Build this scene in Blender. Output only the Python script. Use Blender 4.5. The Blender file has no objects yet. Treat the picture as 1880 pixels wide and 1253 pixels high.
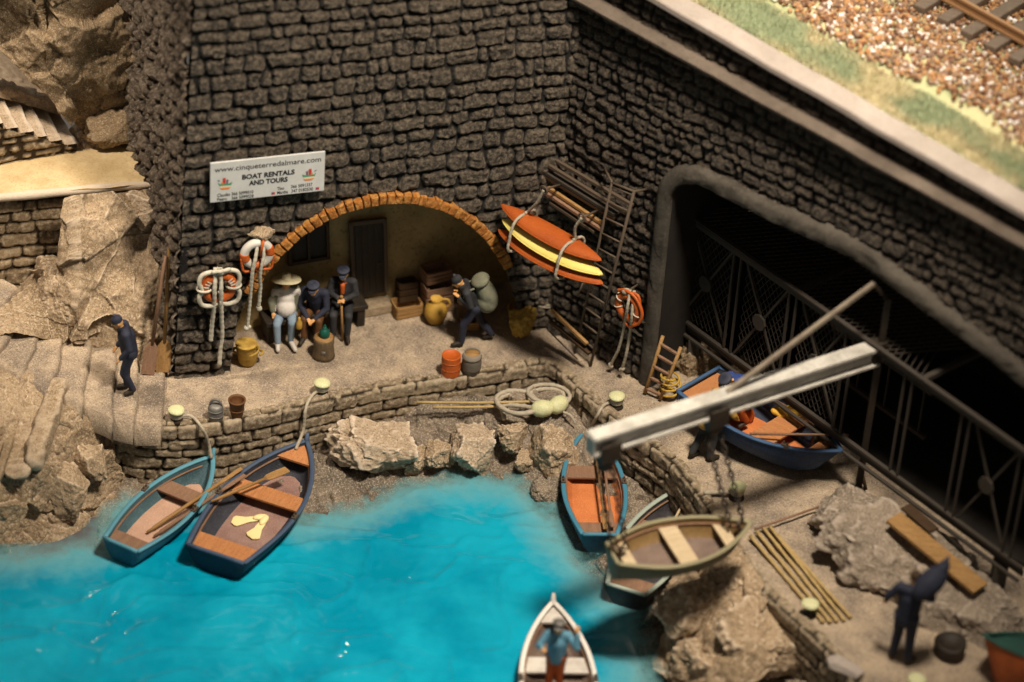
import bpy, bmesh, math, random
import numpy as np
from mathutils import Vector, Matrix

SC = bpy.context.scene
COL = SC.collection
# ------------------------------------------------------------------ camera
W, H, F, D = 1880.0, 1253.0, 5500.0, 52.0          # the scene is laid out at full-scale metres
PIT, ROL = math.radians(36), math.radians(3.9)
fw = np.array([0, math.cos(PIT), -math.sin(PIT)]); up0 = np.array([0, math.sin(PIT), math.cos(PIT)]); ex = np.array([1.0, 0, 0])
cr = ex * math.cos(ROL) + up0 * math.sin(ROL); cu = -ex * math.sin(ROL) + up0 * math.cos(ROL); CP = -D * fw
cam = bpy.data.cameras.new('camera'); cam.sensor_width = 36; cam.lens = 36 * F / W
cam.clip_end = 300; cam.clip_start = 1
cam.dof.use_dof = True; cam.dof.focus_distance = 50.1; cam.dof.aperture_fstop = 0.13; cam.dof.aperture_blades = 9
co = bpy.data.objects.new('camera', cam); COL.objects.link(co); SC.camera = co
co.matrix_world = Matrix(((cr[0], cu[0], -fw[0], CP[0]), (cr[1], cu[1], -fw[1], CP[1]), (cr[2], cu[2], -fw[2], CP[2]), (0, 0, 0, 1)))

def ray(px, py): return fw + cr * (px - W / 2) / F - cu * (py - H / 2) / F
def at(px, py, z=0.0):
    d = ray(px, py); return CP + d * (z - CP[2]) / d[2]
def onp(px, py, p0, n):
    d = ray(px, py); return CP + d * np.dot(np.array(p0) - CP, n) / np.dot(d, n)
# ------------------------------------------------------------------ light
wd = bpy.data.worlds.new('World'); SC.world = wd; wd.use_nodes = True
wd.node_tree.nodes['Background'].inputs[0].default_value = (1.0, 0.86, 0.73, 1)
wd.node_tree.nodes['Background'].inputs[1].default_value = 0.125
SC.view_settings.view_transform = 'Standard'; SC.view_settings.look = 'None'
SC.view_settings.exposure = 0.0; SC.view_settings.gamma = 1.0
SC.cycles.use_denoising = True; SC.cycles.max_bounces = 6; SC.cycles.transparent_max_bounces = 12
SC.cycles.sample_clamp_indirect = 4; SC.cycles.sample_clamp_direct = 30

def lamp(name, kind, loc, tgt, power, col, size=1.0, cone=60, blend=.6):
    l = bpy.data.lights.new(name, kind); l.energy = power; l.color = col
    if kind == 'AREA': l.shape = 'DISK'; l.size = size
    if kind == 'SPOT': l.spot_size = math.radians(cone); l.spot_blend = blend; l.shadow_soft_size = size
    if kind == 'POINT': l.shadow_soft_size = size
    o = bpy.data.objects.new(name, l); COL.objects.link(o); o.location = loc
    o.rotation_euler = (Vector(tgt) - Vector(loc)).to_track_quat('-Z', 'Y').to_euler()
    return o
KEYC = (1.0, 0.87, 0.71)
lamp('ceiling_key_lamp', 'SPOT', (5.5, -10.5, 27), (-1.2, -2.5, 0), 50000, KEYC, 1.9, 56, 1.0)
lamp('left_fill_spot', 'SPOT', (-14, -5, 23), (-7.2, .2, 1.5), 21000, (1.0, 0.85, 0.68), .8, 26, .9)  # added fill spot, aimed to brighten the tower's side face and left rocks
lamp('railway_fill_spot', 'SPOT', (13, 10, 27), (7, 0, 6.5), 11500, (1.0, 0.92, 0.72), .8, 28, .6)  # added fill spot that brightens the coping, grass and track on top
for i, (x, y, z) in enumerate([(-22, 40, 31), (-16, 42, 38), (-11, 44, 33), (-5, 42, 39), (1, 46, 34), (8, 46, 41)]):
    lamp('distant_hall_lamp', 'POINT', (x, y, z), (0, 0, 0), 2100, (1.0, 0.92, 0.84), .27)

# ------------------------------------------------------------------ noise
def _h(ix, iy, iz, s):
    with np.errstate(over='ignore'):
        h = (ix.astype(np.uint32) * np.uint32(374761393) + iy.astype(np.uint32) * np.uint32(668265263)
             + iz.astype(np.uint32) * np.uint32(2147483647) + np.uint32((s * 1274126177) & 0xffffffff))
        h = (h ^ (h >> np.uint32(13))) * np.uint32(1274126177)
        h = (h ^ (h >> np.uint32(16))) * np.uint32(2246822519)
        return ((h ^ (h >> np.uint32(15))) & np.uint32(0xffffff)).astype(np.float64) / 16777215.0
def vnoise(P, s=0):
    P = np.asarray(P, float); f = np.floor(P).astype(np.int64); t = P - f; t = t * t * (3 - 2 * t)
    x, y, z = f[..., 0], f[..., 1], f[..., 2]; r = 0
    for a in (0, 1):
        for b in (0, 1):
            for c in (0, 1):
                w = (t[..., 0] if a else 1 - t[..., 0]) * (t[..., 1] if b else 1 - t[..., 1]) * (t[..., 2] if c else 1 - t[..., 2])
                r = r + w * _h(x + a, y + b, z + c, s)
    return r * 2 - 1
def fbm(P, o=4, s=0, g=.5):
    r = 0; a = 1.0; P = np.asarray(P, float)
    for k in range(o): r = r + a * vnoise(P * 2 ** k + 17.3 * k, s + k); a *= g
    return r
def facet(P, s=0):
    """broken-rock relief: every cell of space has its own tilted plane"""
    P = np.asarray(P, float); f = np.floor(P).astype(np.int64); best = np.full(P.shape[:-1], 9e9); val = np.zeros(P.shape[:-1])
    for a in (-1, 0, 1):
        for b in (-1, 0, 1):
            for c in (-1, 0, 1):
                i, j, k = f[..., 0] + a, f[..., 1] + b, f[..., 2] + c
                cx = np.stack([i + _h(i, j, k, s), j + _h(i, j, k, s + 1), k + _h(i, j, k, s + 2)], -1)
                dv = P - cx; d = (dv ** 2).sum(-1)
                sl = np.stack([_h(i, j, k, s + 3), _h(i, j, k, s + 4), _h(i, j, k, s + 5)], -1) - .5
                v = (_h(i, j, k, s + 6) - .5) + 1.6 * (sl * dv).sum(-1)
                m = d < best; best = np.where(m, d, best); val = np.where(m, v, val)
    return val
def sst(a, b, x):
    t = np.clip((x - a) / (b - a), 0, 1); return t * t * (3 - 2 * t)

# ------------------------------------------------------------------ materials
def _nt(name):
    m = bpy.data.materials.new(name); m.use_nodes = True; return m, m.node_tree, m.node_tree.nodes['Principled BSDF']
def N(nt, t, **kw):
    n = nt.nodes.new(t)
    for k, v in kw.items():
        if k.startswith('i_'): n.inputs[int(k[2:])].default_value = v
        else: setattr(n, k, v)
    return n
def c4(c): return (c[0], c[1], c[2], 1)
def noise_n(nt, scale, detail=6, rough=.6, coord=None):
    n = N(nt, 'ShaderNodeTexNoise'); n.inputs['Scale'].default_value = scale; n.inputs['Detail'].default_value = detail
    n.inputs['Roughness'].default_value = rough; nt.links.new(coord, n.inputs['Vector']); return n
def rmp(nt, src, a, b):
    r = N(nt, 'ShaderNodeMapRange'); r.inputs[1].default_value = a; r.inputs[2].default_value = b; nt.links.new(src, r.inputs[0]); return r.outputs[0]
def mx(nt, fac, a, b, mode='MIX'):
    m = N(nt, 'ShaderNodeMix', data_type='RGBA', blend_type=mode)
    for s, i in ((fac, 0), (a, 6), (b, 7)):
        if isinstance(s, bpy.types.NodeSocket): nt.links.new(s, m.inputs[i])
        elif isinstance(s, (int, float)): m.inputs[i].default_value = s
        else: m.inputs[i].default_value = c4(s)
    return m.outputs[2]
def bump(nt, bs, src, st, dist=.02):
    b = N(nt, 'ShaderNodeBump'); b.inputs['Strength'].default_value = st; b.inputs['Distance'].default_value = dist
    nt.links.new(src, b.inputs['Height']); nt.links.new(b.outputs[0], bs.inputs['Normal'])
def M(name, c1, c2=None, rough=.6, ns=4, lo=.35, hi=.65, bst=.3, bs=30, metal=0, grain=None, gs=60, edge=None, spec=.3, grain_amt=.5, speck=None):
    m, nt, b = _nt(name); tc = N(nt, 'ShaderNodeTexCoord').outputs['Object']
    c2 = c2 or [x * .6 for x in c1]
    col = mx(nt, rmp(nt, noise_n(nt, ns, 8, .65, tc).outputs[0], lo, hi), c1, c2)
    if grain:
        col = mx(nt, rmp(nt, noise_n(nt, gs, 3, .7, tc).outputs[0], .52, .68), col, mx(nt, grain_amt, col, grain))
    if speck:
        col = mx(nt, rmp(nt, noise_n(nt, 34, 2, .6, tc).outputs[0], .54, .66), col, mx(nt, .55, col, speck[0]))
        col = mx(nt, rmp(nt, noise_n(nt, 41, 2, .6, tc).outputs[0], .55, .66), col, mx(nt, .5, col, speck[1]))
    if edge:
        g = N(nt, 'ShaderNodeNewGeometry').outputs['Pointiness']
        col = mx(nt, rmp(nt, g, .505, .565), col, edge)
    nt.links.new(col, b.inputs['Base Color']); b.inputs['Roughness'].default_value = rough; b.inputs['Metallic'].default_value = metal
    b.inputs['Specular IOR Level'].default_value = spec
    if bst: bump(nt, b, noise_n(nt, bs, 8, .7, tc).outputs[0], bst)
    return m
def MW(name, c1, c2, rough=.6, stretch=(3, 22, 22), bst=.25):
    """wood: streaks along the object's x"""
    m, nt, b = _nt(name); tc = N(nt, 'ShaderNodeTexCoord').outputs['Object']
    mp = N(nt, 'ShaderNodeMapping'); mp.inputs['Scale'].default_value = stretch; nt.links.new(tc, mp.inputs[0])
    n = noise_n(nt, 1, 8, .7, mp.outputs[0]); n2 = noise_n(nt, 45, 5, .7, tc)
    col = mx(nt, rmp(nt, n.outputs[0], .3, .7), c1, c2)
    col = mx(nt, rmp(nt, n2.outputs[0], .5, .75), col, [x * .55 for x in c2])
    nt.links.new(col, b.inputs['Base Color']); b.inputs['Roughness'].default_value = rough
    b.inputs['Specular IOR Level'].default_value = .25
    bump(nt, b, n2.outputs[0], bst); return m
def MS(name, mortar, c1, c2, edge, rough=.85, gs=16, spec=.25, e0=.515, e1=.60, bst=.8):
    """stone wall paint: dark wash in the joints, stone by stone tints, dry-brushed high spots"""
    m, nt, b = _nt(name); tc = N(nt, 'ShaderNodeTexCoord').outputs['Object']
    t = N(nt, 'ShaderNodeAttribute', attribute_name='tint').outputs['Fac']; f = N(nt, 'ShaderNodeAttribute', attribute_name='face').outputs['Fac']
    n1 = noise_n(nt, gs, 8, .7, tc).outputs[0]; n2 = noise_n(nt, 1.1, 5, .6, tc).outputs[0]; n3 = noise_n(nt, gs * 4.5, 4, .75, tc).outputs[0]
    col = mx(nt, t, c1, c2); col = mx(nt, rmp(nt, n2, .42, .68), col, mx(nt, .55, col, c2))
    col = mx(nt, rmp(nt, n1, .46, .62), col, edge)
    col = mx(nt, rmp(nt, n3, .58, .68), col, mx(nt, .6, col, mortar))
    g = N(nt, 'ShaderNodeNewGeometry').outputs['Pointiness']
    col = mx(nt, rmp(nt, g, e0, e1), col, edge)
    col = mx(nt, f, mortar, col)
    nt.links.new(col, b.inputs['Base Color']); b.inputs['Roughness'].default_value = rough; b.inputs['Specular IOR Level'].default_value = spec
    a = N(nt, 'ShaderNodeMath', operation='ADD'); nt.links.new(n1, a.inputs[0]); nt.links.new(n3, a.inputs[1])
    bump(nt, b, a.outputs[0], bst, .07); return m

# ------------------------------------------------------------------ meshes
class MB:
    def __init__(s): s.v = []; s.f = []; s.n = 0
    def add(s, V, Fc):
        V = np.asarray(V, float); s.v.append(V); s.f += [tuple(i + s.n for i in f) for f in Fc]; s.n += len(V); return s
    def box(s, c, size, R=None, taper=None):
        h = np.array(size) / 2.0; V = np.array([[x, y, z] for z in (-1, 1) for y in (-1, 1) for x in (-1, 1)], float)
        if taper: V[4:, :2] *= taper
        V = V * h
        if R is not None: V = V @ np.array(R).T
        return s.add(V + np.array(c), [(0, 2, 3, 1), (4, 5, 7, 6), (0, 1, 5, 4), (2, 6, 7, 3), (0, 4, 6, 2), (1, 3, 7, 5)])
    def bar(s, a, b, w, h, upv=(0, 0, 1)):
        a = np.array(a, float); b = np.array(b, float); x = b - a; L = np.linalg.norm(x); x = x / L
        y = np.cross(upv, x)
        if np.linalg.norm(y) < 1e-3: y = np.cross((0, 1, 0), x)
        y = y / np.linalg.norm(y); z = np.cross(x, y)
        return s.box((a + b) / 2, (L, w, h), np.stack([x, y, z], 1))
    def tube(s, pts, r, n=8, caps=True, closed=False, flat=1.0):
        P = np.asarray(pts, float); K = len(P); r = np.full(K, r) if np.isscalar(r) else np.asarray(r, float)
        T = np.gradient(P, axis=0) if not closed else (np.roll(P, -1, 0) - np.roll(P, 1, 0))
        T /= np.linalg.norm(T, axis=1)[:, None] + 1e-12
        a = np.array([0, 0, 1.0]) if abs(T[0][2]) < .9 else np.array([1.0, 0, 0]); u = np.cross(T[0], a); u /= np.linalg.norm(u); V = []
        for i in range(K):
            u = u - T[i] * np.dot(u, T[i]); u /= np.linalg.norm(u) + 1e-12; w = np.cross(T[i], u)
            for k in range(n):
                an = 2 * math.pi * k / n; V.append(P[i] + r[i] * (u * math.cos(an) + w * math.sin(an) * flat))
        Fc = [(i * n + k, i * n + (k + 1) % n, (i + 1) * n + (k + 1) % n, (i + 1) * n + k) for i in range(K - 1) for k in range(n)]
        if closed: Fc += [((K - 1) * n + k, (K - 1) * n + (k + 1) % n, (k + 1) % n, k) for k in range(n)]
        elif caps: Fc += [tuple(range(n))[::-1], tuple((K - 1) * n + k for k in range(n))]
        return s.add(V, Fc)
    def limb(s, a, b, ra, rb, n=12):
        a = np.array(a, float); b = np.array(b, float); d = b - a; L = np.linalg.norm(d) + 1e-9; d = d / L; P = []; R = []
        for k in range(0, 5): t = k / 5 * math.pi / 2; P.append(a - d * ra * math.cos(t)); R.append(max(ra * math.sin(t), 1e-4))
        for k in range(0, 5): P.append(a + (b - a) * k / 4.0); R.append(ra + (rb - ra) * k / 4.0)
        for k in range(4, -1, -1): t = k / 5 * math.pi / 2; P.append(b + d * rb * math.cos(t)); R.append(max(rb * math.sin(t), 1e-4))
        # rings in true order
        P0 = [a - d * ra * math.cos(k / 5 * math.pi / 2) for k in range(5)]
        return s.tube(P, R, n)
    def ell(s, c, r, R=None, nu=14, nv=10):
        V = []; 
        for j in range(nv + 1):
            ph = math.pi * j / nv
            for i in range(nu): th = 2 * math.pi * i / nu; V.append((math.sin(ph) * math.cos(th), math.sin(ph) * math.sin(th), math.cos(ph)))
        V = np.array(V) * np.array(r)
        if R is not None: V = V @ np.array(R).T
        Fc = [(j * nu + i, (j + 1) * nu + i, (j + 1) * nu + (i + 1) % nu, j * nu + (i + 1) % nu) for j in range(nv) for i in range(nu)]
        return s.add(V + np.array(c), Fc)
    def lathe(s, c, prof, n=20, R=None, wob=0, seed=0):
        rg = random.Random(seed); V = []; ph = [rg.uniform(0, 6) for _ in range(4)]
        for (r, z) in prof:
            for k in range(n):
                an = 2 * math.pi * k / n; q = 1 + wob * (math.sin(2 * an + ph[0]) * .5 + math.sin(3 * an + ph[1] + z * 5) * .5)
                V.append((max(r, 1e-4) * q * math.cos(an), max(r, 1e-4) * q * math.sin(an), z))
        V = np.array(V)
        if R is not None: V = V @ np.array(R).T
        K = len(prof)
        Fc = [(i * n + k, i * n + (k + 1) % n, (i + 1) * n + (k + 1) % n, (i + 1) * n + k) for i in range(K - 1) for k in range(n)]
        Fc += [tuple(range(n))[::-1], tuple((K - 1) * n + k for k in range(n))]
        return s.add(V + np.array(c), Fc)
    def prism(s, poly, thick, O=(0, 0, 0), X=(1, 0, 0), Y=(0, 1, 0)):
        O, X, Y = map(lambda q: np.array(q, float), (O, X, Y)); Z = np.cross(X, Y); n = len(poly)
        V = [O + X * p[0] + Y * p[1] for p in poly] + [O + X * p[0] + Y * p[1] + Z * thick for p in poly]
        Fc = [tuple(range(n))[::-1], tuple(range(n, 2 * n))] + [(i, (i + 1) % n, n + (i + 1) % n, n + i) for i in range(n)]
        return s.add(V, Fc)
    def arr(s): return np.concatenate(s.v) if s.v else np.zeros((0, 3))
def mesh_of(name, V, Fc, attrs=None):
    me = bpy.data.meshes.new(name); V = np.asarray(V, float)
    if isinstance(Fc, np.ndarray):
        me.vertices.add(len(V)); me.vertices.foreach_set('co', V.ravel()); k = Fc.shape[1]
        me.loops.add(Fc.size); me.loops.foreach_set('vertex_index', Fc.ravel().astype(np.int32))
        me.polygons.add(len(Fc)); me.polygons.foreach_set('loop_start', np.arange(0, Fc.size, k, dtype=np.int32))
        me.update(calc_edges=True); me.validate()
    else: me.from_pydata(V.tolist(), [], Fc); me.update()
    if attrs:
        for k, a in attrs.items(): me.attributes.new(k, 'FLOAT', 'POINT').data.foreach_set('value', np.asarray(a, np.float32).ravel())
    return me
def tagit(o, label=None, cat=None, group=None, kind=None):
    if label: o['label'] = label
    if cat: o['category'] = cat
    if group: o['group'] = group
    if kind: o['kind'] = kind
    return o
def put(name, g, mat, parent=None, smooth=False, world=True, bevel=0, label=None, cat=None, group=None, kind=None, attrs=None, org=True):
    """link a mesh; g = MB, (V,F) or Mesh. world=True: coordinates are world ones, even under a parent"""
    if isinstance(g, bpy.types.Mesh): me = g
    else:
        V, Fc = (g.arr(), g.f) if isinstance(g, MB) else g
        me = mesh_of(name, V, Fc, attrs)
    o = bpy.data.objects.new(name, me); COL.objects.link(o)
    n = len(me.vertices); V = np.empty(n * 3); me.vertices.foreach_get('co', V); V = V.reshape(-1, 3)
    if parent is None and org and kind is None and n:
        c = (V.min(0) + V.max(0)) / 2; c[2] = V[:, 2].min(); me.vertices.foreach_set('co', (V - c).ravel()); o.location = c
    elif parent is not None:
        o.parent = parent
        if world:
            q = np.array([parent['_w'][i] for i in range(16)]).reshape(4, 4) if '_w' in parent else np.eye(4)
            iv = np.linalg.inv(q); V = V @ iv[:3, :3].T + iv[:3, 3]; me.vertices.foreach_set('co', V.ravel())
            o['_w'] = list(q.ravel())
        elif '_w' in parent: o['_w'] = list(parent['_w'])
    if mat: me.materials.append(mat)
    if smooth: me.polygons.foreach_set('use_smooth', np.ones(len(me.polygons), bool))
    if bevel:
        b = o.modifiers.new('bevel', 'BEVEL'); b.width = bevel; b.segments = 2; b.limit_method = 'ANGLE'
    me.update(); tagit(o, label, cat, group, kind); return o
def thing(name, label, cat, loc, rz=0, group=None, rot=None):
    o = bpy.data.objects.new(name, None); COL.objects.link(o); o.empty_display_size = .2
    m = Matrix.Translation(Vector(loc)) @ (rot.to_4x4() if rot is not None else Matrix.Rotation(rz, 4, 'Z'))
    o.matrix_world = m; o.location = m.to_translation(); o.rotation_euler = m.to_euler()
    o['_w'] = [m[i][j] for i in range(4) for j in range(4)]
    return tagit(o, label, cat, group)
def catm(P, n=8, closed=False):
    P = np.asarray(P, float); K = len(P)
    Q = np.vstack([P[-1:], P, P[:2]]) if closed else np.vstack([2 * P[:1] - P[1:2], P, 2 * P[-1:] - P[-2:-1]]); out = []
    for i in range(1, len(Q) - 2):
        a, b, c, d = Q[i - 1], Q[i], Q[i + 1], Q[i + 2]
        for k in range(n):
            t = k / n; out.append(.5 * (2 * b + (c - a) * t + (2 * a - 5 * b + 4 * c - d) * t * t + (3 * b - a - 3 * c + d) * t ** 3))
    if not closed: out.append(Q[-2])
    return np.array(out)
def grid_faces(nu, nv, keep=None):
    i, j = np.meshgrid(np.arange(nu - 1), np.arange(nv - 1), indexing='ij'); a = i * nv + j
    Fc = np.stack([a, a + nv, a + nv + 1, a + 1], -1).reshape(-1, 4)
    if keep is not None: k = keep.ravel(); Fc = Fc[k[Fc].all(1)]
    return Fc
def normals(Pg):
    du = np.gradient(Pg, axis=0); dv = np.gradient(Pg, axis=1); n = np.cross(du, dv); return n / (np.linalg.norm(n, axis=-1, keepdims=True) + 1e-12)
def strip_unused(V, Fc, attrs):
    u = np.unique(Fc); r = np.full(len(V), -1); r[u] = np.arange(len(u)); return V[u], r[Fc], {k: np.asarray(a).ravel()[u] for k, a in attrs.items()}

def stones(U, V, rowh, slen, seed, joint=.022, bev=.085, wob=.035, nz_=.26):
    """height 0..1, tint and face mask of an irregular coursed stone wall at wall coordinates U, V"""
    rg = np.random.RandomState(seed); P = np.stack([U, V, U * 0 + seed], -1)
    Uw = U + wob * fbm(P * 3.1, 2, seed) ; Vw = V + wob * 1.2 * fbm(P * np.array([.9, 2.0, 1]) , 3, seed + 5)
    v0, v1 = Vw.min() - .5, Vw.max() + .5; ed = [v0]
    while ed[-1] < v1: ed.append(ed[-1] + rowh * rg.uniform(.72, 1.28))
    ed = np.array(ed); r = np.clip(np.searchsorted(ed, Vw) - 1, 0, len(ed) - 2)
    dv = np.minimum(Vw - ed[r], ed[r + 1] - Vw); hh = (ed[r + 1] - ed[r]) / 2
    du = np.zeros_like(U); ti = np.zeros_like(U); ho = np.zeros_like(U); sl = np.zeros_like(U); u0, u1 = Uw.min() - 1, Uw.max() + 1
    for k in range(len(ed) - 1):
        xs = [u0 - rg.uniform(0, slen)]
        while xs[-1] < u1: xs.append(xs[-1] + slen * rg.choice([.45, .8, 1, 1.15, 1.4]) * rg.uniform(.85, 1.15))
        xs = np.array(xs); m = r == k
        if not m.any(): continue
        i = np.clip(np.searchsorted(xs, Uw[m]) - 1, 0, len(xs) - 2)
        tr = rg.rand(len(xs)); hr = rg.rand(len(xs)); sr = rg.uniform(-1, 1, len(xs))
        du[m] = np.minimum(Uw[m] - xs[i], xs[i + 1] - Uw[m]); ti[m] = tr[i]; ho[m] = hr[i]; sl[m] = sr[i] * (Vw[m] - (ed[k] + ed[k + 1]) / 2) / rowh
    nz = fbm(P * 9, 3, seed + 9) * .018
    a = np.clip((du - joint + nz) / bev, 0, 1); b = np.clip((dv - joint + nz) / bev, 0, 1)
    d = 1 - np.sqrt(np.clip((1 - a) ** 2 + (1 - b) ** 2, 0, 1)); prof = np.sqrt(np.clip(1 - (1 - d) ** 2, 0, 1))
    h = prof * (.72 + .28 * ho + .22 * sl) + prof * nz_ * fbm(P * 6.5, 5, seed + 20, .6) + (1 - prof) * .06 * fbm(P * 12, 2, seed + 30)
    return h, ti, sst(.05, .55, prof)
def stone_wall(name, mapf, u0, u1, v0, v1, res, rowh, slen, depth, seed, mat, parent=None, hole=None, rough=0, so={}, **kw):
    nu, nv = int((u1 - u0) / res) + 2, int((v1 - v0) / res) + 2
    U, V = np.meshgrid(np.linspace(u0, u1, nu), np.linspace(v0, v1, nv), indexing='ij')
    h, ti, fc = stones(U, V, rowh, slen, seed, **so); B_, Nn = mapf(U, V)
    if rough: h = h + rough * fbm(np.stack([U, V, U * 0], -1) * 1.3, 3, seed + 44)
    P_ = B_ + Nn * (h * depth)[..., None]
    Fc = grid_faces(nu, nv, None if hole is None else ~hole(U, V))
    Vx, Fc, at_ = strip_unused(P_.reshape(-1, 3), Fc, dict(tint=ti, face=fc))
    tags = {k: v for k, v in kw.items()}
    return put(name, (Vx, Fc), mat, parent, smooth=True, attrs=at_, **tags)
def sheet(name, ctl, mat, res=.07, amp=.06, fs=1.0, famp=0.0, seed=1, parent=None, lin=False, thick=None, zs=1, **kw):
    """a surface through a grid of control points (world), with broken-rock relief"""
    C_ = np.array(ctl, float); a, b = C_.shape[:2]
    def ups(A, n):
        if lin: t = np.linspace(0, len(A) - 1, n * (len(A) - 1) + 1); i = np.minimum(t.astype(int), len(A) - 2); w = (t - i)[:, None, None]; return A[i] * (1 - w) + A[i + 1] * w
        sh = A.shape; o = catm(A.reshape(sh[0], -1), n); return o.reshape(-1, *sh[1:])
    lu = max(np.linalg.norm(np.diff(C_, axis=0), axis=-1).max(), .1); lv = max(np.linalg.norm(np.diff(C_, axis=1), axis=-1).max(), .1)
    G = ups(C_, max(2, int(lu / res))); G = ups(G.transpose(1, 0, 2), max(2, int(lv / res))).transpose(1, 0, 2)
    n = normals(G); 
    if n[..., 2].mean() < 0: n = -n
    h = amp * fbm(G * 2.2, 5, seed, .55)
    if famp: h = h + famp * facet(G * fs + .25 * fbm(G * 1.5, 2, seed + 7)[..., None], seed + 3) + famp * .2 * facet(G * fs * 2.9, seed + 13) + .012 * fbm(G * 14, 2, seed + 15)
    G = G + n * h[..., None]
    return put(name, (G.reshape(-1, 3), grid_faces(G.shape[0], G.shape[1])), mat, parent, smooth=True, **kw)
_ico = None
def boulder(c, size, rz=0, seed=0, rough=.05, cut=14, tilt=(0, 0), sub=5):
    global _ico
    if _ico is None:
        bm = bmesh.new(); bmesh.ops.create_icosphere(bm, subdivisions=sub + 1, radius=1)
        _ico = (np.array([v.co[:] for v in bm.verts]), np.array([[v.index for v in f.verts] for f in bm.faces])); bm.free()
    dr, Fc = _ico; rg = np.random.RandomState(seed); nn = rg.normal(size=(cut, 3)); nn /= np.linalg.norm(nn, axis=1)[:, None]
    nn[0] = (0.1, -.1, 1); nn[1] = (.2, -.9, .35); nn[1] /= np.linalg.norm(nn[1]); nn[0] /= np.linalg.norm(nn[0]); off = rg.uniform(.62, .95, cut)
    q = off[None] / np.maximum(dr @ nn.T, .12); r = np.minimum(q.min(1), 1.2); q.sort(axis=1); r = r - .02 * np.exp(-(q[:, 1] - q[:, 0]) / .03)
    Pn = dr * r[:, None] * np.array(size) ; s = float(np.mean(size))
    r2 = 1 + rough * fbm(Pn / s * 2.6 + seed, 5, seed, .6) + rough * 1.2 * facet(Pn / s * 1.9 + seed, seed) + rough * .4 * facet(Pn / s * 5 + seed, seed + 9) + .010 * fbm(Pn * 16, 2, seed + 4)
    Pn = Pn * r2[:, None]; R_ = np.array((Matrix.Rotation(rz, 3, 'Z') @ Matrix.Rotation(tilt[0], 3, 'X') @ Matrix.Rotation(tilt[1], 3, 'Y')))
    return Pn @ R_.T + np.array(c), Fc
def remesh(mb, vox=.018, sm=2):
    me = bpy.data.meshes.new('tmp'); me.from_pydata(mb.arr().tolist(), [], mb.f); me.update(); o = bpy.data.objects.new('tmp', me); COL.objects.link(o)
    bm = bmesh.new(); bm.from_mesh(me); bmesh.ops.remove_doubles(bm, verts=bm.verts, dist=2e-4); bmesh.ops.recalc_face_normals(bm, faces=bm.faces); bm.to_mesh(me); bm.free()
    r = o.modifiers.new('r', 'REMESH'); r.mode = 'VOXEL'; r.voxel_size = vox; r.use_smooth_shade = True
    if sm: s = o.modifiers.new('s', 'SMOOTH'); s.iterations = sm; s.factor = .5
    dg = bpy.context.evaluated_depsgraph_get(); out = bpy.data.meshes.new_from_object(o.evaluated_get(dg)); bpy.data.objects.remove(o); bpy.data.meshes.remove(me)
    return out

# ================================================================== MATERIALS
m_wall = MS('dark_stone', (.014, .011, .008), (.100, .078, .056), (.047, .038, .029), (.28, .225, .165), gs=15, rough=.6, spec=.45, bst=1.0)
m_wall2 = MS('sooty_stone', (.012, .009, .007), (.060, .046, .033), (.029, .023, .018), (.18, .14, .10), gs=20, rough=.65, spec=.4, bst=1.0)
m_side = MS('weathered_stone', (.03, .023, .017), (.22, .17, .125), (.12, .092, .068), (.42, .34, .26), gs=15, rough=.8, bst=1.0)
m_quay = MS('quay_stone', (.045, .032, .018), (.41, .315, .20), (.25, .185, .115), (.64, .52, .37), e0=.52, e1=.60, gs=14)
m_tanw = MS('tan_stone', (.05, .032, .016), (.36, .26, .15), (.22, .155, .085), (.55, .43, .29), e0=.53, e1=.64, gs=12)
m_floor = M('quay_floor', (.42, .325, .225), (.19, .15, .115), .9, 1.5, .38, .64, .7, 26, grain=(.09, .065, .045), gs=21, edge=(.58, .47, .34), grain_amt=.35, speck=((.05, .038, .028), (.66, .56, .43)))
m_rock = M('rock', (.38, .275, .17), (.21, .145, .08), .9, 1.1, .40, .62, 1.0, 11, grain=(.08, .055, .033), gs=16, edge=(.56, .45, .33), speck=((.05, .038, .028), (.66, .56, .43)))
m_rockl = M('pale_rock', (.47, .36, .25), (.26, .185, .11), .9, 1.2, .40, .66, .7, 14, grain=(.14, .10, .06), gs=20, edge=(.66, .55, .43), speck=((.05, .038, .028), (.66, .56, .43)))
m_rockd = M('brown_rock', (.30, .21, .12), (.15, .10, .05), .9, 1.1, .38, .62, .8, 12, grain=(.06, .042, .025), gs=20, edge=(.33, .25, .16), speck=((.05, .038, .028), (.66, .56, .43)))
m_sand = M('wet_rubble', (.23, .18, .13), (.10, .08, .06), .75, 1.6, .38, .62, .9, 20, grain=(.42, .35, .27), gs=26, grain_amt=.6, speck=((.05, .038, .028), (.66, .56, .43)))
m_ochre = M('ochre_sand', (.62, .48, .27), (.50, .37, .19), .9, 2, .4, .6, .3, 30, grain=(.30, .20, .10), gs=26)
m_brick = MS('orange_brick', (.04, .015, .004), (.56, .20, .035), (.34, .11, .02), (.70, .36, .10), gs=10)
m_plaster = M('ochre_plaster', (.40, .29, .13), (.28, .20, .09), .9, 1.2, .4, .6, .3, 20, grain=(.06, .045, .02), gs=12)
m_black = M('black_iron', (.018, .015, .012), (.035, .024, .015), .55, 5, bst=.4, bs=50)
m_iron = M('rusty_iron', (.032, .024, .019), (.018, .011, .007), .6, 6, bst=.5, bs=60, edge=(.09, .065, .045))
m_steel = M('dusty_steel', (.022, .019, .016), (.012, .010, .008), .7, 3, bst=.2, edge=(.05, .042, .034), spec=.15)
m_conc = M('worn_concrete', (.40, .345, .305), (.30, .255, .22), .85, 1.4, .35, .7, .3, 20, grain=(.22, .17, .13), gs=24)
m_ledge = M('grimy_concrete', (.165, .13, .102), (.085, .066, .05), .85, 1.4, .35, .7, .3, 20, grain=(.05, .04, .03), gs=24)
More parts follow.
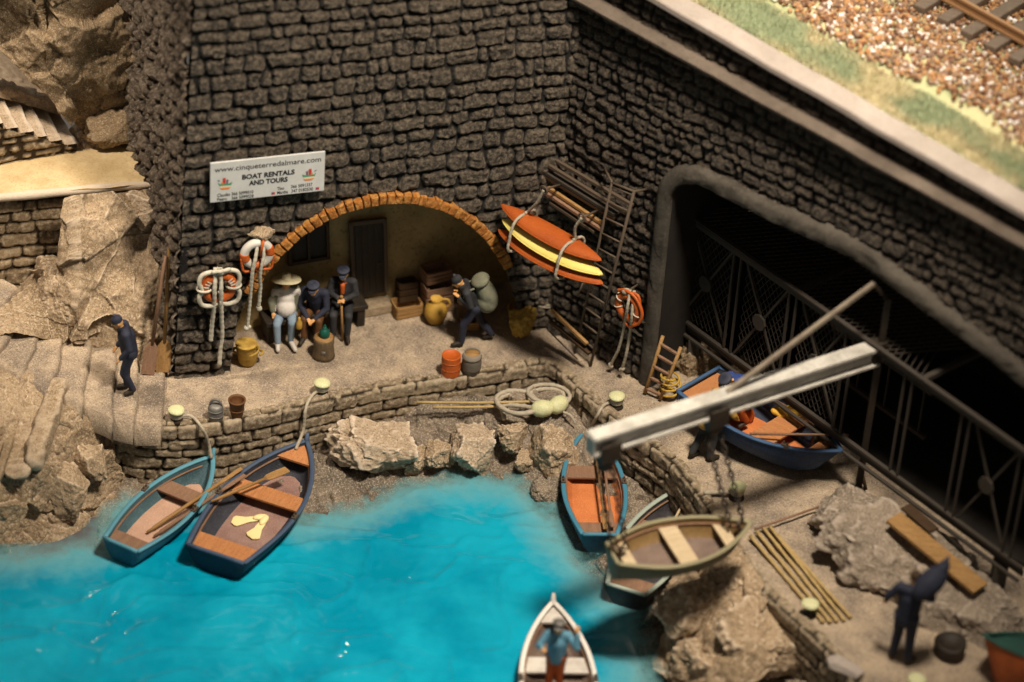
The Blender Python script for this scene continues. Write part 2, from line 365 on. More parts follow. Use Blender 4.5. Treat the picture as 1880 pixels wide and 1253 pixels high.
m_trim = M('sooty_concrete', (.085, .073, .058), (.042, .036, .028), .9, 2.4, .35, .65, .9, 14, grain=(.12, .10, .08), gs=18)
m_dark = M('dark_plaster_and_shade', (.02, .016, .012), (.012, .01, .008), .9, 2)  # plaster of reveal and lining; also the painted shade on the passage ground
m_rope = M('hemp_rope', (.50, .44, .34), (.36, .31, .23), .9, 12, bst=.8, bs=70)
m_ropew = M('white_rope', (.60, .56, .46), (.44, .40, .32), .85, 12, bst=.5, bs=70)
m_ropey = M('yellow_rope', (.55, .36, .06), (.35, .2, .03), .8, 12, bst=.6, bs=70)
m_orange = M('orange_paint', (.50, .095, .012), (.40, .075, .010), .5, 3, bst=.25, bs=60, grain=(.70, .22, .04), gs=60, spec=.4)
m_kay = M('orange_plastic', (.40, .085, .010), (.32, .06, .008), .65, 3, bst=.4, bs=70, grain=(.62, .20, .04), gs=70)
m_kayy = M('yellow_plastic', (.78, .66, .20), (.70, .57, .15), .5, 3, bst=.25, bs=60)
m_white = M('white_paint', (.62, .58, .52), (.48, .44, .39), .45, 5, bst=.15, spec=.4)
m_lime = M('lime_paint', (.62, .61, .36), (.50, .50, .27), .55, 9, bst=.3, bs=40, grain=(.85, .88, .55), gs=40)
m_wood = MW('tan_wood', (.40, .235, .09), (.24, .13, .045))
m_woodd = MW('dark_wood', (.075, .042, .02), (.04, .023, .011))
m_woodp = MW('pale_wood', (.62, .50, .33), (.46, .35, .21))
m_woodo = MW('orange_wood', (.52, .23, .09), (.37, .15, .055), .75)
m_woodb = MW('brown_wood', (.28, .165, .105), (.18, .10, .06), .75)
m_bam = MW('bamboo', (.52, .38, .17), (.34, .23, .09))
m_basket = M('wicker', (.55, .36, .08), (.34, .2, .035), .8, 9, bst=.9, bs=45)
m_clay = M('yellow_clay', (.50, .30, .055), (.34, .19, .03), .6, 3, bst=.2)
m_grey = M('zinc', (.22, .21, .19), (.12, .11, .10), .45, 5, metal=.3)
m_brown = M('brown_paint', (.16, .07, .025), (.09, .04, .016), .55, 6)
m_skin = M('skin', (.68, .37, .15), (.60, .31, .12), .6, 8, bst=.1)
m_navy = M('navy_cloth', (.020, .024, .045), (.012, .014, .026), .75, 6, bst=.4, bs=60, edge=(.045, .05, .075))
m_jean = M('blue_jeans', (.25, .33, .41), (.18, .25, .33), .8, 8, bst=.3, bs=60)
m_slate = M('slate_cloth', (.022, .022, .026), (.012, .012, .014), .8, 5, bst=.4, bs=60, edge=(.07, .07, .07))
m_hat = M('straw', (.60, .54, .36), (.46, .40, .25), .85, 9, bst=.6, bs=60)
m_shirt = M('white_shirt', (.66, .62, .58), (.54, .5, .46), .8, 5, bst=.2)
m_green = M('grey_green_cloth', (.20, .20, .14), (.13, .13, .09), .85, 5, bst=.4, bs=30)
m_blueg = M('bottle_green', (.01, .10, .07), (.006, .06, .045), .4, 6)

# ================================================================== SETTING
AZ = np.array([0, 0, 1.0])
WA, WB = at(322, 690), at(1005, 600); wm = (WB - WA) / np.linalg.norm(WB - WA); nM = np.array([wm[1], -wm[0], 0]); LM = np.linalg.norm(WB - WA)
R2 = at(1170, 690); wd_ = (R2 - WB) / np.linalg.norm(R2 - WB); nR = np.array([wd_[1], -wd_[0], 0])
def uvM(px, py): q = onp(px, py, WA, nM); return (q - WA) @ wm, q[2]
def uvR(px, py, off=0): q = onp(px, py, WB + nR * off, nR); return (q - WB) @ wd_, q[2]
def PM(u, v, h=0): return WA + wm * u + AZ * v + nM * h
def PR(u, v, h=0): return WB + wd_ * u + AZ * v + nR * h
# quay: front edge path and the far edge under the walls
Qp = [(60, 800), (205, 775), (260, 782), (330, 783), (400, 778), (470, 765), (560, 742), (640, 724), (700, 712), (800, 699), (905, 682), (990, 668), (1020, 674), (1062, 714), (1110, 755), (1170, 800),
      (1230, 845), (1262, 882), (1300, 935), (1340, 1000), (1380, 1060), (1430, 1112), (1500, 1175), (1570, 1250), (1640, 1330), (1720, 1420)]
Q = catm([at(x, y) for x, y in Qp], 6)
qs = np.concatenate([[0], np.cumsum(np.linalg.norm(np.diff(Q, axis=0), axis=1))]); QL = qs[-1]
def Qat(u): return np.stack([np.interp(u, qs, Q[:, 0]), np.interp(u, qs, Q[:, 1]), u * 0], -1)
def Qn(u):
    e = .12; t = Qat(u + e) - Qat(u - e); t /= np.linalg.norm(t, axis=-1, keepdims=True); return np.stack([t[..., 1], -t[..., 0], t[..., 0] * 0], -1)
Rp = [(300, 420), (420, 430), (560, 440), (700, 450), (850, 455), (1000, 465), (1150, 480), (1300, 470), (1500, 490), (1750, 560), (2000, 700), (2200, 900), (2350, 1150), (2350, 1300)]
Rr = catm([at(x, y) for x, y in Rp], 8); rs = np.linspace(0, 1, len(Rr))
nu, nv = 300, 120
S_, T_ = np.meshgrid(np.linspace(0, 1, nu), np.linspace(0, 1, nv) ** 1.25, indexing='ij')
U_ = S_ * QL; A_ = Qat(U_) - Qn(U_) * .25; B_ = np.stack([np.interp(S_, rs, Rr[:, 0]), np.interp(S_, rs, Rr[:, 1]), S_ * 0], -1)
A_ = A_ + Qn(U_) * .12; G = A_ * (1 - T_[..., None]) + B_ * T_[..., None]; G[..., 2] = .022 * fbm(G * 1.2, 4, 3) + .010 * fbm(G * 7, 3, 5) - .02
put('quay', (G.reshape(-1, 3), grid_faces(nu, nv)), m_floor, smooth=True, kind='structure')

def mapQ(u, v):
    n = Qn(u); b = Qat(u); inn = np.clip(v, 0, None); P_ = b - n * (inn + .04 * np.clip(-v, 0, 2))[..., None]; P_ = P_ + AZ * np.minimum(v, 0)[..., None]
    w = sst(-.05, .05, v)[..., None]; nn = n * (1 - w) + AZ * w; nn /= np.linalg.norm(nn, axis=-1, keepdims=True); return P_ - AZ * .02, nn
def holeQ(u, v):   # the top course is laid in big cap stones; below it the wall ends where the rubble starts
    return np.zeros_like(u, bool)
stone_wall('quay_wall', mapQ, 1.0, QL - .3, -1.45, .16, .026, .235, .50, .055, 11, m_quay, so=dict(joint=.010, bev=.045, wob=.028, nz_=.30), label='low tan stone quay wall curving between the water and the paved quay', cat='wall')

# ---- main wall with the arch
uc, aA, hA = 3.48, 2.50, 3.07
uTL = (onp(360, 0, WA, nM) - WA) @ wm; zTL = onp(360, 0, WA, nM)[2]; uTR = (onp(1012, 0, WA, nM) - WA) @ wm; zTR = onp(1012, 0, WA, nM)[2]
def mapM(u, v):
    t = u / LM; sh = uTL / zTL * v * (1 - t) + (uTR - LM) / zTR * v * t; uu = u + sh
    P_ = WA + wm * uu[..., None] + AZ * v[..., None]; w = np.exp(-np.clip(u, 0, 9) / .12)[..., None]
    nn = nM * np.ones_like(P_) - wm * w * .6; return P_, nn / np.linalg.norm(nn, axis=-1, keepdims=True)
def shM(u, v): t = u / LM; return uTL / zTL * v * (1 - t) + (uTR - LM) / zTR * v * t
def inA(u, v, g=0.0): uu = u + shM(u, v); return ((uu - uc) / (aA + g)) ** 2 + (np.clip(v, 0, 9) / (hA + g)) ** 2 < 1
tower = thing('stone_tower', 'tall dark stone tower wall with an arched boat cellar at its foot', 'building', WA)
mw = stone_wall('front_wall', mapM, 0, LM + .5, -.15, 8.3, .021, .265, .46, .09, 21, m_wall, tower, hole=lambda u, v: inA(u, v, .02), rough=.30, so=dict(joint=.016, bev=.07, wob=.035, nz_=.40))
def mapS(u, v):
    back = np.array([-wm[1], wm[0], 0]) * 1.0; P_ = WA + back * u[..., None] * 1.0 + wm * (uTL / zTL * v)[..., None] + AZ * v[..., None]
    P_ = P_ - wm * (.10 * u)[..., None]
    w = np.exp(-np.clip(u, 0, 9) / .12)[..., None]; nn = -wm * np.ones_like(P_) + nM * w * .6; return P_, nn / np.linalg.norm(nn, axis=-1, keepdims=True)
put('corner_stone', MB().tube([mapM(np.array([.06]), np.array([z]))[0][0] - nM * .06 for z in np.linspace(0, 8.2, 8)], .10, 8), m_wall2, tower, attrs=None)
stone_wall('side_wall', mapS, 0, 4.2, -.15, 8.3, .026, .24, .34, .13, 22, m_side, tower, rough=.35, so=dict(nz_=.45, wob=.06))
# arch ring of orange bricks: one mesh, brick by brick
rb = MB(); rg = random.Random(4); th = math.radians(30)
V_all, F_all = [], []
while th < math.radians(152):
    wdt = rg.uniform(.12, .17); r_ = math.hypot(aA * math.sin(th), hA * math.cos(th)); dth = wdt / r_; t2 = min(th + dth, math.pi)
    def ep(t, g): 
        n_ = np.array([math.cos(t) / aA, math.sin(t) / hA]); n_ /= np.linalg.norm(n_); return np.array([-math.cos(t) * aA * 1.0, math.sin(t) * hA]) + np.array([-n_[0], n_[1]]) * g
    gp = dth * .05; o_ = rg.uniform(.165, .20); pr = rg.uniform(.135, .165); i0 = rg.uniform(-.01, .01)
    cs = [ep(th + gp, i0), ep(t2 - gp, i0), ep(t2 - gp, o_), ep(th + gp, o_)]
    n3 = 5; X = []
    for layer, hh, ins in ((0, -.25, 0), (1, pr - .035, 0), (2, pr, .16)):
        cen = sum(cs) / 4
        for c in cs: q = c * (1 - ins) + cen * ins; X.append(PM(uc + q[0], q[1] + rg.uniform(-.006, .006), hh + rg.uniform(-.008, .008)))
    rb.add(X, [(3, 2, 1, 0), (0, 1, 5, 4), (1, 2, 6, 5), (2, 3, 7, 6), (3, 0, 4, 7), (4, 5, 9, 8), (5, 6, 10, 9), (6, 7, 11, 10), (7, 4, 8, 11), (8, 9, 10, 11)])
    th = t2
nb = rb.n // 12; ti = np.repeat(np.random.RandomState(3).rand(nb), 12)
ro = put('brick_arch', rb, m_brick, tower, attrs=dict(tint=ti, face=np.ones(rb.n)), label='orange brick arch ring')
s_ = ro.modifiers.new('bevel', 'BEVEL'); s_.width = .018; s_.segments = 2
s_ = ro.modifiers.new('sub', 'SUBSURF'); s_.levels = 1; s_.render_levels = 2; s_.subdivision_type = 'SIMPLE'
tx = bpy.data.textures.new('brick_relief', 'CLOUDS'); tx.noise_scale = .09; s_ = ro.modifiers.new('disp', 'DISPLACE'); s_.texture = tx; s_.strength = .03
# cave: soffit, back wall, right cheek
bL, bR = at(440, 606), at(905, 520); bm_ = (bR - bL) / np.linalg.norm(bR - bL); nB = np.array([bm_[1], -bm_[0], 0]); LB = np.linalg.norm(bR - bL)
def onB(px, py, off=0): return onp(px, py, bL + nB * off, nB)
tt = np.linspace(0, math.pi, 60); rowf = [PM(uc - math.cos(t) * (aA + .02), math.sin(t) * (hA + .02), -.02) for t in tt]
rowb = [bL + bm_ * (LB / 2 - math.cos(t) * (LB / 2 + .35)) + AZ * (math.sin(t) * (hA + .1)) - nB * .15 for t in tt]
put('vault', (np.array(rowf + rowb), [(i, i + 1, 61 + i, 60 + i) for i in range(59)]), m_plaster, tower, smooth=True)
gu, gv = np.meshgrid(np.linspace(-1.2, LB + 1.2, 70), np.linspace(-.1, 3.6, 50), indexing='ij')
Pb = bL + bm_ * gu[..., None] + AZ * gv[..., None] + nB * (.03 * fbm(np.stack([gu, gv, gu * 0], -1) * 1.4, 4, 6))[..., None]
put('back_wall', (Pb.reshape(-1, 3), grid_faces(70, 50)), m_plaster, tower, smooth=True, label='ochre plastered wall inside the arch')
def quadbox(pxs, off, th_, name, mat, par, **k):
    g = MB(); pts = [onB(x, y, off) for x, y in pxs]; 
    V = [p for p in pts] + [p + nB * th_ for p in pts]; g.add(V, [(3, 2, 1, 0), (4, 5, 6, 7), (0, 1, 5, 4), (1, 2, 6, 5), (2, 3, 7, 6), (3, 0, 4, 7)]); return put(name, g, mat, par, bevel=.01, **k)
dr_ = quadbox([(646, 549), (712, 533), (709, 399), (639, 407)], .03, .05, 'door', m_black, tower, label='black plank door inside the arch')
for q in [[(646, 549), (653, 547), (646, 406), (639, 407)], [(705, 535), (712, 533), (709, 399), (702, 400)], [(639, 414), (709, 406), (709, 399), (639, 407)]]: quadbox(q, .08, .05, 'door_frame', m_iron, dr_)
for i in range(4):
    x0 = 654 + i * 12; quadbox([(x0 + 1, 541 - i * 3), (x0 + 10, 539 - i * 3), (x0 + 5, 412 - i), (x0 - 4, 413 - i)], .07, .02, 'plank', m_black, dr_)
g = MB(); p = onB(698, 480, .12); g.tube([p, p + nB * .06, p + nB * .06 + bm_ * -.08], .014, 8); put('handle', g, m_iron, dr_, smooth=True)
g = MB(); a_, b_ = onB(651, 551, .0), onB(712, 537, .0); a_[2] = b_[2] = .09; g.bar(a_ + nB * .15, b_ + nB * .15, .34, .18); put('doorstep', g, m_tanw, tower, bevel=.02, attrs=dict(tint=np.full(8, .5), face=np.ones(8)))
wn = quadbox([(530, 487), (605, 474), (603, 405), (527, 420)], .03, .03, 'window', m_black, tower, label='small dark window inside the arch')
for q in [[(530, 487), (605, 474), (605, 468), (530, 481)], [(527, 426), (603, 411), (603, 405), (527, 420)], [(528, 487), (535, 486), (532, 419), (526, 420)], [(599, 475), (605, 474), (603, 405), (597, 406)], [(564, 480), (569, 479), (567, 412), (562, 413)]]:
    quadbox(q, .06, .05, 'window_frame', m_woodd, wn)

# ---- right retaining wall with the wide opening
uO0 = uvR(1202, 700)[0]; O_top = 4.55; uO1 = 10.6; um = (uO0 + uO1) / 2; aO = (uO1 - uO0) / 2
tpx = [uvR(x, y) for x, y in ((1215, 300), (1279, 303), (1428, 378), (1577, 444), (1727, 556), (1827, 630), (1900, 690))]
def topO(u): return np.interp(u, [p_[0] for p_ in tpx], [p_[1] - .27 for p_ in tpx])
def topO_old(u): return O_top + .32 * (1 - ((u - um) / aO) ** 2) - .9 * sst(.86, 1.0, np.abs((u - um) / aO)) ** 2 - .09 * (u - uO0) * .55
def inO(u, v, g=0.0): return (np.abs(u - um) < aO + g) & (v < topO(np.clip(u, uO0 + .001, uO1)) + g * 1.0) & (v > -.3)
lg0, lg1 = np.array(uvR(1076, 0)), np.array(uvR(1832, 417)); cg0, cg1 = np.array(uvR(1219, 5, .05)), np.array(uvR(1880, 388, .05))
ledz = lambda u: lg0[1] + (lg1[1] - lg0[1]) * (u - lg0[0]) / (lg1[0] - lg0[0])
copz = lambda u: cg0[1] + (cg1[1] - cg0[1]) * (u - cg0[0]) / (cg1[0] - cg0[0])
def mapR(u, v): 
    P_ = WB + wd_ * u[..., None] + AZ * v[..., None] - nR * (.02 * v)[..., None]; return P_, nR * np.ones_like(P_)
rw = thing('retaining_wall', 'long dark stone retaining wall below the railway, pierced by a wide dark opening', 'wall', WB)
stone_wall('wall_face', mapR, -.2, 14, -.15, 8.2, .028, .21, .33, .085, 31, m_wall2, rw, hole=lambda u, v: inO(u, v, .02) | (v > copz(u) - .05), rough=.35, so=dict(joint=.012, bev=.055, wob=.04, nz_=.45))
def sweep(g, us, zf, prof, off=0):
    K = len(prof); V = []
    for u in us:
        for (h, z) in prof: V.append(PR(u, zf(u) + z + .012 * float(vnoise(np.array([[u * 2, z * 3, h]]), 3)[0]), h + off + .012 * float(vnoise(np.array([[u * 2.3, z, h + 5]]), 4)[0])))
    g.add(V, [(i * K + k, i * K + (k + 1) % K, (i + 1) * K + (k + 1) % K, (i + 1) * K + k) for i in range(len(us) - 1) for k in range(K)])
us = np.linspace(-.3, 14, 180)
g = MB(); sweep(g, us, ledz, [(-.1, -.08), (.08, -.08), (.16, -.02), (.17, .03), (.10, .07), (-.1, .09)]); put('ledge', g, m_ledge, rw, smooth=False, label='pale moulded ledge along the wall')
g = MB(); sweep(g, us, copz, [(-.36, -.12), (.05, -.12), (.07, -.10), (.07, -.02), (.05, .0), (-.35, .01), (-.36, -.02)]); put('coping', g, m_conc, rw, label='broad pale concrete coping')
# trim ribbon round the opening
cl = []
for z in np.linspace(0, topO(np.array(uO0 + .25)) - .55, 22): cl.append((uO0, z))
tz = topO(np.array([uO0 + .4]))[0]
for t in np.linspace(0, math.pi / 2, 8)[1:-1]: cl.append((uO0 + .5 - .5 * math.cos(t), tz - .55 + .5 * math.sin(t)))
for u in np.linspace(uO0 + .5, uO1 - .4, 70): cl.append((u, float(topO(np.array(u)))))
for z in np.linspace(float(topO(np.array(uO1 - .1))) - .2, 0, 14): cl.append((uO1, z))
cl = np.array(cl); tg = np.gradient(cl, axis=0); tg /= np.linalg.norm(tg, axis=1)[:, None]; nn_ = np.stack([-tg[:, 1], tg[:, 0]], 1)
V = []; pf = [(.03, -.12), (.0, .10), (.04, .13), (.13, .14), (.22, .13), (.28, .09), (.30, -.1)]; K = len(pf); rn = np.random.RandomState(2)
for i, (c, n_) in enumerate(zip(cl, nn_)):
    for j, (o_, h_) in enumerate(pf):
        q = c + n_ * o_ * 1.0; w = .04 * rn.uniform(-1, 1) if 1 <= j <= 5 else 0; V.append(PR(q[0] + w * .4, q[1] + w * .5, h_ + w))
put('opening_trim', (np.array(V), [(i * K + k, i * K + k + 1, (i + 1) * K + k + 1, (i + 1) * K + k) for i in range(len(cl) - 1) for k in range(K - 1)]), m_trim, rw, smooth=True, label='rough sooty trim round the opening')
# inside the opening: rear wall, ceiling
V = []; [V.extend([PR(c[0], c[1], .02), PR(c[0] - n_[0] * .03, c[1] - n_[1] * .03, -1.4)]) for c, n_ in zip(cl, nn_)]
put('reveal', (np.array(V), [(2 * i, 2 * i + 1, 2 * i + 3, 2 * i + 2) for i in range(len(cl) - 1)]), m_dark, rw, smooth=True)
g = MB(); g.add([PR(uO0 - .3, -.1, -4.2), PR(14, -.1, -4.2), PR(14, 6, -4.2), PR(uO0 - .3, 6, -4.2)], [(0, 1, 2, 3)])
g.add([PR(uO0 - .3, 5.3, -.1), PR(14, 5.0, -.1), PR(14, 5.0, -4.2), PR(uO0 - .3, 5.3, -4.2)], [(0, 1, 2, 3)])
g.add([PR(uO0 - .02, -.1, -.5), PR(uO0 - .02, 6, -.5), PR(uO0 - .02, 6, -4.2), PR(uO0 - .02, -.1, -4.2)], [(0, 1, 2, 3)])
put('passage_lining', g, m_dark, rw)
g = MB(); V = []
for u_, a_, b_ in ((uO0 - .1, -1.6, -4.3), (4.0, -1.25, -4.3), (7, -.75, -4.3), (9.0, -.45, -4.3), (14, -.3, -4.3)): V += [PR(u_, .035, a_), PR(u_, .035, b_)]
put('passage_shade_sheet', (np.array(V), [(2 * i, 2 * i + 2, 2 * i + 3, 2 * i + 1) for i in range(4)]), m_dark, kind='structure')  # black sheet just above the quay floor, painting in the tunnel's shade

# ---- railway terrace on top
def top_at(px, py, z=6.6): return at(px, py, z)
def cpt(u, h): return PR(u, float(copz(u)), h)
U2, T2 = np.meshgrid(np.linspace(-.5, 14, 140), np.linspace(0, 1, 70), indexing='ij')
b0 = WB + wd_ * U2[..., None] - nR * (.33 + 9 * T2)[..., None] + AZ * (copz(U2) - .05 + .10 * sst(.05, .16, T2) + .02 * fbm(np.stack([U2, T2 * 9, U2], -1) * 2, 3, 8))[..., None]
m_dry = M('pale_turf', (.58, .52, .30), (.40, .44, .24), .95, 1.0, .42, .6, .3, 40)
put('terrace_ground', (b0.reshape(-1, 3), grid_faces(140, 70)), m_dry, smooth=True, kind='structure')
def terr(u, h): return PR(u, float(copz(u)) - .05 + (.10 if h < -1.6 else .02), h)
def uhT(px, py):
    z = 7.0
    for _ in range(6): q = at(px, py, z) - WB; u, h = q @ wd_, q @ nR; z = float(copz(u)) + .03
    return u, h
hB0, hB1 = uhT(1420, 2), uhT(1880, 265)
bal = lambda u: hB0[1] + (hB1[1] - hB0[1]) * (u - hB0[0]) / (hB1[0] - hB0[0])
rn = np.random.RandomState(5); ico_v = []; 
bm = bmesh.new(); bmesh.ops.create_icosphere(bm, subdivisions=1, radius=1); ICV = np.array([v.co[:] for v in bm.verts]); ICF = np.array([[v.index for v in f.verts] for f in bm.faces]); bm.free()
n = 26000; uu = rn.uniform(0, 10.5, n); hh = -rn.uniform(0, 6.3, n); edge = bal(uu) + .25 * vnoise(np.stack([uu * 1.3, uu * 0, uu * 0], -1), 3) + rn.normal(0, .09, n); k = (hh < edge) ; uu, hh = uu[k], hh[k]; n = len(uu)
base = WB + wd_ * uu[:, None] + nR * hh[:, None] + AZ * (copz(uu) + .06)[:, None]; base[:, 2] += rn.uniform(0, .05, n)
sz = rn.uniform(.028, .058, n); V = ICV[None] * rn.uniform(.55, 1.15, (n, 42 if len(ICV) == 42 else 12, 1)) * sz[:, None, None] * rn.uniform(.7, 1.2, (n, 1, 3)) + base[:, None]
Fc = (ICF[None] + (np.arange(n) * len(ICV))[:, None, None]).reshape(-1, 3)
m_bal, nt, b = _nt('ballast'); t = N(nt, 'ShaderNodeAttribute', attribute_name='tint').outputs['Fac']; cr_ = N(nt, 'ShaderNodeValToRGB'); nt.links.new(t, cr_.inputs[0]); e = cr_.color_ramp
for p_, c_ in ((0, (.16, .055, .02)), (.3, (.48, .17, .05)), (.6, (.50, .26, .11)), (.8, (.45, .28, .15)), (1, (.28, .20, .15))):
    el = e.elements[0] if p_ == 0 else (e.elements[1] if p_ == 1 else e.elements.new(p_)); el.color = c4(c_)
nt.links.new(cr_.outputs[0], b.inputs['Base Color']); b.inputs['Roughness'].default_value = .95; b.inputs['Specular IOR Level'].default_value = .1
put('ballast', (V.reshape(-1, 3), Fc), m_bal, kind='stuff', attrs=dict(tint=np.repeat(rn.rand(n), len(ICV))), label='orange and tan railway ballast stones', cat='gravel')
# static-grass
n = 46000; uu = rn.uniform(.3, 10, n); t_ = rn.uniform(0, 1, n); hh = -.38 + (bal(uu) + .20 + .38) * t_
P_ = WB + wd_ * uu[:, None] + nR * hh[:, None]; P_[:, 2] = copz(uu) - .02 + .06 * t_
gz = fbm(P_ * np.array([1.1, 1.1, 0]), 3, 9); cen = np.exp(-((t_ - .38) / .27) ** 2); k = rn.rand(n) < .35 + .65 * sst(-.1, .5, gz + cen * .5 - .1); P_, gz = P_[k], gz[k]; n = len(P_); cen = cen[k]
an = rn.uniform(0, 6.28, n); w = .013; hgt = rn.uniform(.05, .12, n); dx = np.stack([np.cos(an), np.sin(an), an * 0], -1) * w; ln = rn.normal(0, .03, (n, 3)); ln[:, 2] = hgt
V = np.stack([P_ - dx, P_ + dx, P_ + ln], 1).reshape(-1, 3); gt = np.repeat(np.clip(.5 + gz + .35 * cen - .15 + rn.normal(0, .12, n), 0, 1), 3)
m_gr, nt, b = _nt('static_grass'); t = N(nt, 'ShaderNodeAttribute', attribute_name='tint').outputs['Fac']
nt.links.new(mx(nt, rmp(nt, t, .45, .95), (.68, .60, .38), (.44, .50, .31)), b.inputs['Base Color']); b.inputs['Roughness'].default_value = .9
put('grass', (V, np.arange(3 * n).reshape(-1, 3)), m_gr, kind='stuff', attrs=dict(tint=gt), label='short pale green grass between the coping and the ballast', cat='grass')
# track
tr = thing('railway_track', 'rusty railway track on dark sleepers along the ballast above the wall', 'railway track', terr(6, -3))
ra0, ra1 = uhT(1700, 0), uhT(1880, 100); rk = (ra1[1] - ra0[1]) / (ra1[0] - ra0[0])
rl = lambda u, o: PR(u, float(copz(u)) + .33, ra0[1] + rk * (u - ra0[0]) - o)
def rail(o, nm='rail'):
    g = MB(); a, b = rl(4.6, o), rl(10.5, o)
    for w_, h_, z_ in ((.15, .03, -.10), (.03, .12, -.04), (.07, .045, .03)): g.bar(a + AZ * z_, b + AZ * z_, w_, h_)
    put(nm, g, M('rail_rust', (.22, .10, .035), (.14, .06, .02), .5, 8, edge=(.34, .19, .09)) if 'rail_rust' not in bpy.data.materials else bpy.data.materials['rail_rust'], tr)
rail(0); rail(1.25)
td = (rl(8, 0) - rl(6, 0)); td /= np.linalg.norm(td); tn = np.cross(td, AZ); tn /= np.linalg.norm(tn)
if tn @ nR > 0: tn = -tn
m_slp = MW('sleeper_wood', (.21, .16, .12), (.13, .095, .07))
u = 4.7
while u < 10.4:
    c = rl(u, 0) - AZ * .17; g = MB(); g.bar(c - tn * .52 + AZ * random.Random(int(u * 99)).uniform(-.01, .01), c + tn * 1.9, .22, .12); put('sleeper', g, m_slp, tr, bevel=.02)
    u += .46

# ================================================================== LEFT HILLSIDE
def T3(x, y, z): return at(x, y, z)
# lower stairs: fan of stone steps climbing to the left from the quay
steps = [((303, 676), (298, 777)), ((258, 640), (248, 774)), ((214, 618), (205, 764)), ((172, 600), (150, 738)), ((128, 582), (92, 716)), ((92, 566), (40, 690)), ((60, 548), (-12, 660)), ((28, 532), (-62, 632)), ((-4, 515), (-110, 600)), ((-40, 500), (-160, 575))]
st = thing('stone_steps', 'worn tan stone steps climbing left from the quay', 'stairs', at(200, 700))
for k in range(len(steps) - 1):
    z = .13 * (k + 1); (a1, a2), (b1, b2) = steps[k], steps[k + 1]
    A0, A1 = T3(*a1, z), T3(*a2, z); B0, B1 = T3(*b1, z), T3(*b2, z); n1, n2 = 34, 14
    I, J = np.meshgrid(np.linspace(-.04, 1.03, n1), np.linspace(0, 1.12, n2), indexing='ij')
    top = (A0 * (1 - I[..., None]) + A1 * I[..., None]) * (1 - J[..., None]) + (B0 * (1 - I[..., None]) + B1 * I[..., None]) * J[..., None]
    wv = fbm(top * 3.2 + k * 9, 3, 31); ax = (A0 - B0) / np.linalg.norm(A0 - B0)
    top = top + ax * (.035 * wv * np.exp(-J / .2))[..., None]; top[..., 2] += .018 * fbm(top * 4 + k, 3, 32) - .05 * np.exp(-J / .035)
    bot = top[:, :1] + 0; bot[..., 2] -= .22; low = top[:, :1] * 1; low[..., 2] -= .05; 
    G = np.concatenate([bot, low, top], 1); e_ = G[-1:].copy(); e_[..., 2] -= .45; G = np.concatenate([G, e_], 0); n1 += 1
    put('step', (G.reshape(-1, 3), grid_faces(n1, n2 + 2)), m_floor, st, smooth=True)
# slope in front of the stairs down to the water
sheet('rocky_bank', [[T3(-200, 560, 1.3), T3(-200, 700, .9), T3(-200, 850, .2), T3(-200, 960, -.7), T3(-200, 1040, -1.5)],
                     [T3(-40, 650, .85), T3(-20, 720, .7), T3(-20, 850, .1), T3(-10, 950, -.7), T3(-10, 1020, -1.4)],
                     [T3(50, 690, .62), T3(60, 730, .55), T3(60, 850, -.05), T3(60, 930, -.75), T3(60, 1005, -1.4)],
                     [T3(110, 706, .50), T3(110, 745, .38), T3(115, 830, -.15), T3(120, 905, -.8), T3(125, 985, -1.4)],
                     [T3(160, 735, .28), T3(165, 770, .10), T3(170, 830, -.35), T3(175, 880, -.85), T3(180, 950, -1.4)],
                     [T3(200, 765, .0), T3(205, 790, -.2), T3(215, 835, -.6), T3(222, 870, -1.0), T3(232, 910, -1.4)]], m_rock, res=.035, amp=.05, fs=1.5, famp=.16, seed=4, kind='structure')
def longrock(name, a, b, w, h, seed, mat, label, cat):
    a, b = np.array(a), np.array(b); v = b - a; L = np.linalg.norm(v); v /= L; y = np.cross((0, 0, 1), v); y /= np.linalg.norm(y); z = np.cross(v, y)
    X, _ = np.meshgrid(np.linspace(-1, 1, 60), np.arange(28), indexing='ij'); A = _ / 28 * 2 * math.pi; e = (1 - np.abs(X) ** 9) ** .5 * .98 + .02
    Y, Z = np.sign(np.cos(A)) * np.abs(np.cos(A)) ** .55 * w / 2 * e, np.sign(np.sin(A)) * np.abs(np.sin(A)) ** .55 * h / 2 * e
    P_ = (a + b) / 2 + v * (X * L / 2)[..., None] + y * Y[..., None] + z * Z[..., None]; nn = y * Y[..., None] / w + z * Z[..., None] / h
    P_ = P_ + nn * (.35 * w * fbm(P_ * 3.2, 5, seed, .6) * .5)[..., None]; V = P_.reshape(-1, 3); Fc = [(i * 28 + j, i * 28 + (j + 1) % 28, (i + 1) * 28 + (j + 1) % 28, (i + 1) * 28 + j) for i in range(59) for j in range(28)]
    return put(name, (V, Fc), mat, smooth=True, label=label, cat=cat)
longrock('stone_kerb', T3(112, 698, .56), T3(58, 860, .08), .34, .40, 7, m_rock, 'long smooth stone ridge running down beside the ramp slab', 'stone')
longrock('stone_kerb', T3(50, 712, .52), T3(-8, 890, .0), .14, .2, 9, m_rockd, 'narrow dark stone edge at the far left of the ramp', 'stone')
longrock('stone_ramp', T3(78, 716, .44), T3(26, 880, -.02), .50, .18, 10, m_rock, 'worn tan ramp slab sloping down between two stone edges', 'ramp')
def rock(px, py, z, size, rz=0, seed=1, mat=None, label='', tilt=(0, 0), rough=.05, cut=14, name='boulder'):
    return put(name, boulder(at(px, py, z), size, rz, seed, rough, cut, tilt), mat or m_rock, smooth=True, label=label, cat='rock')
rock(45, 915, -.9, (.62, .5, .48), .3, 3, m_rockd, 'wet dark boulder at the water edge at far left')
rock(128, 905, -.75, (.40, .36, .5), 1.1, 8, m_rock, 'tan boulder at the water edge just left of the pale blue boat')
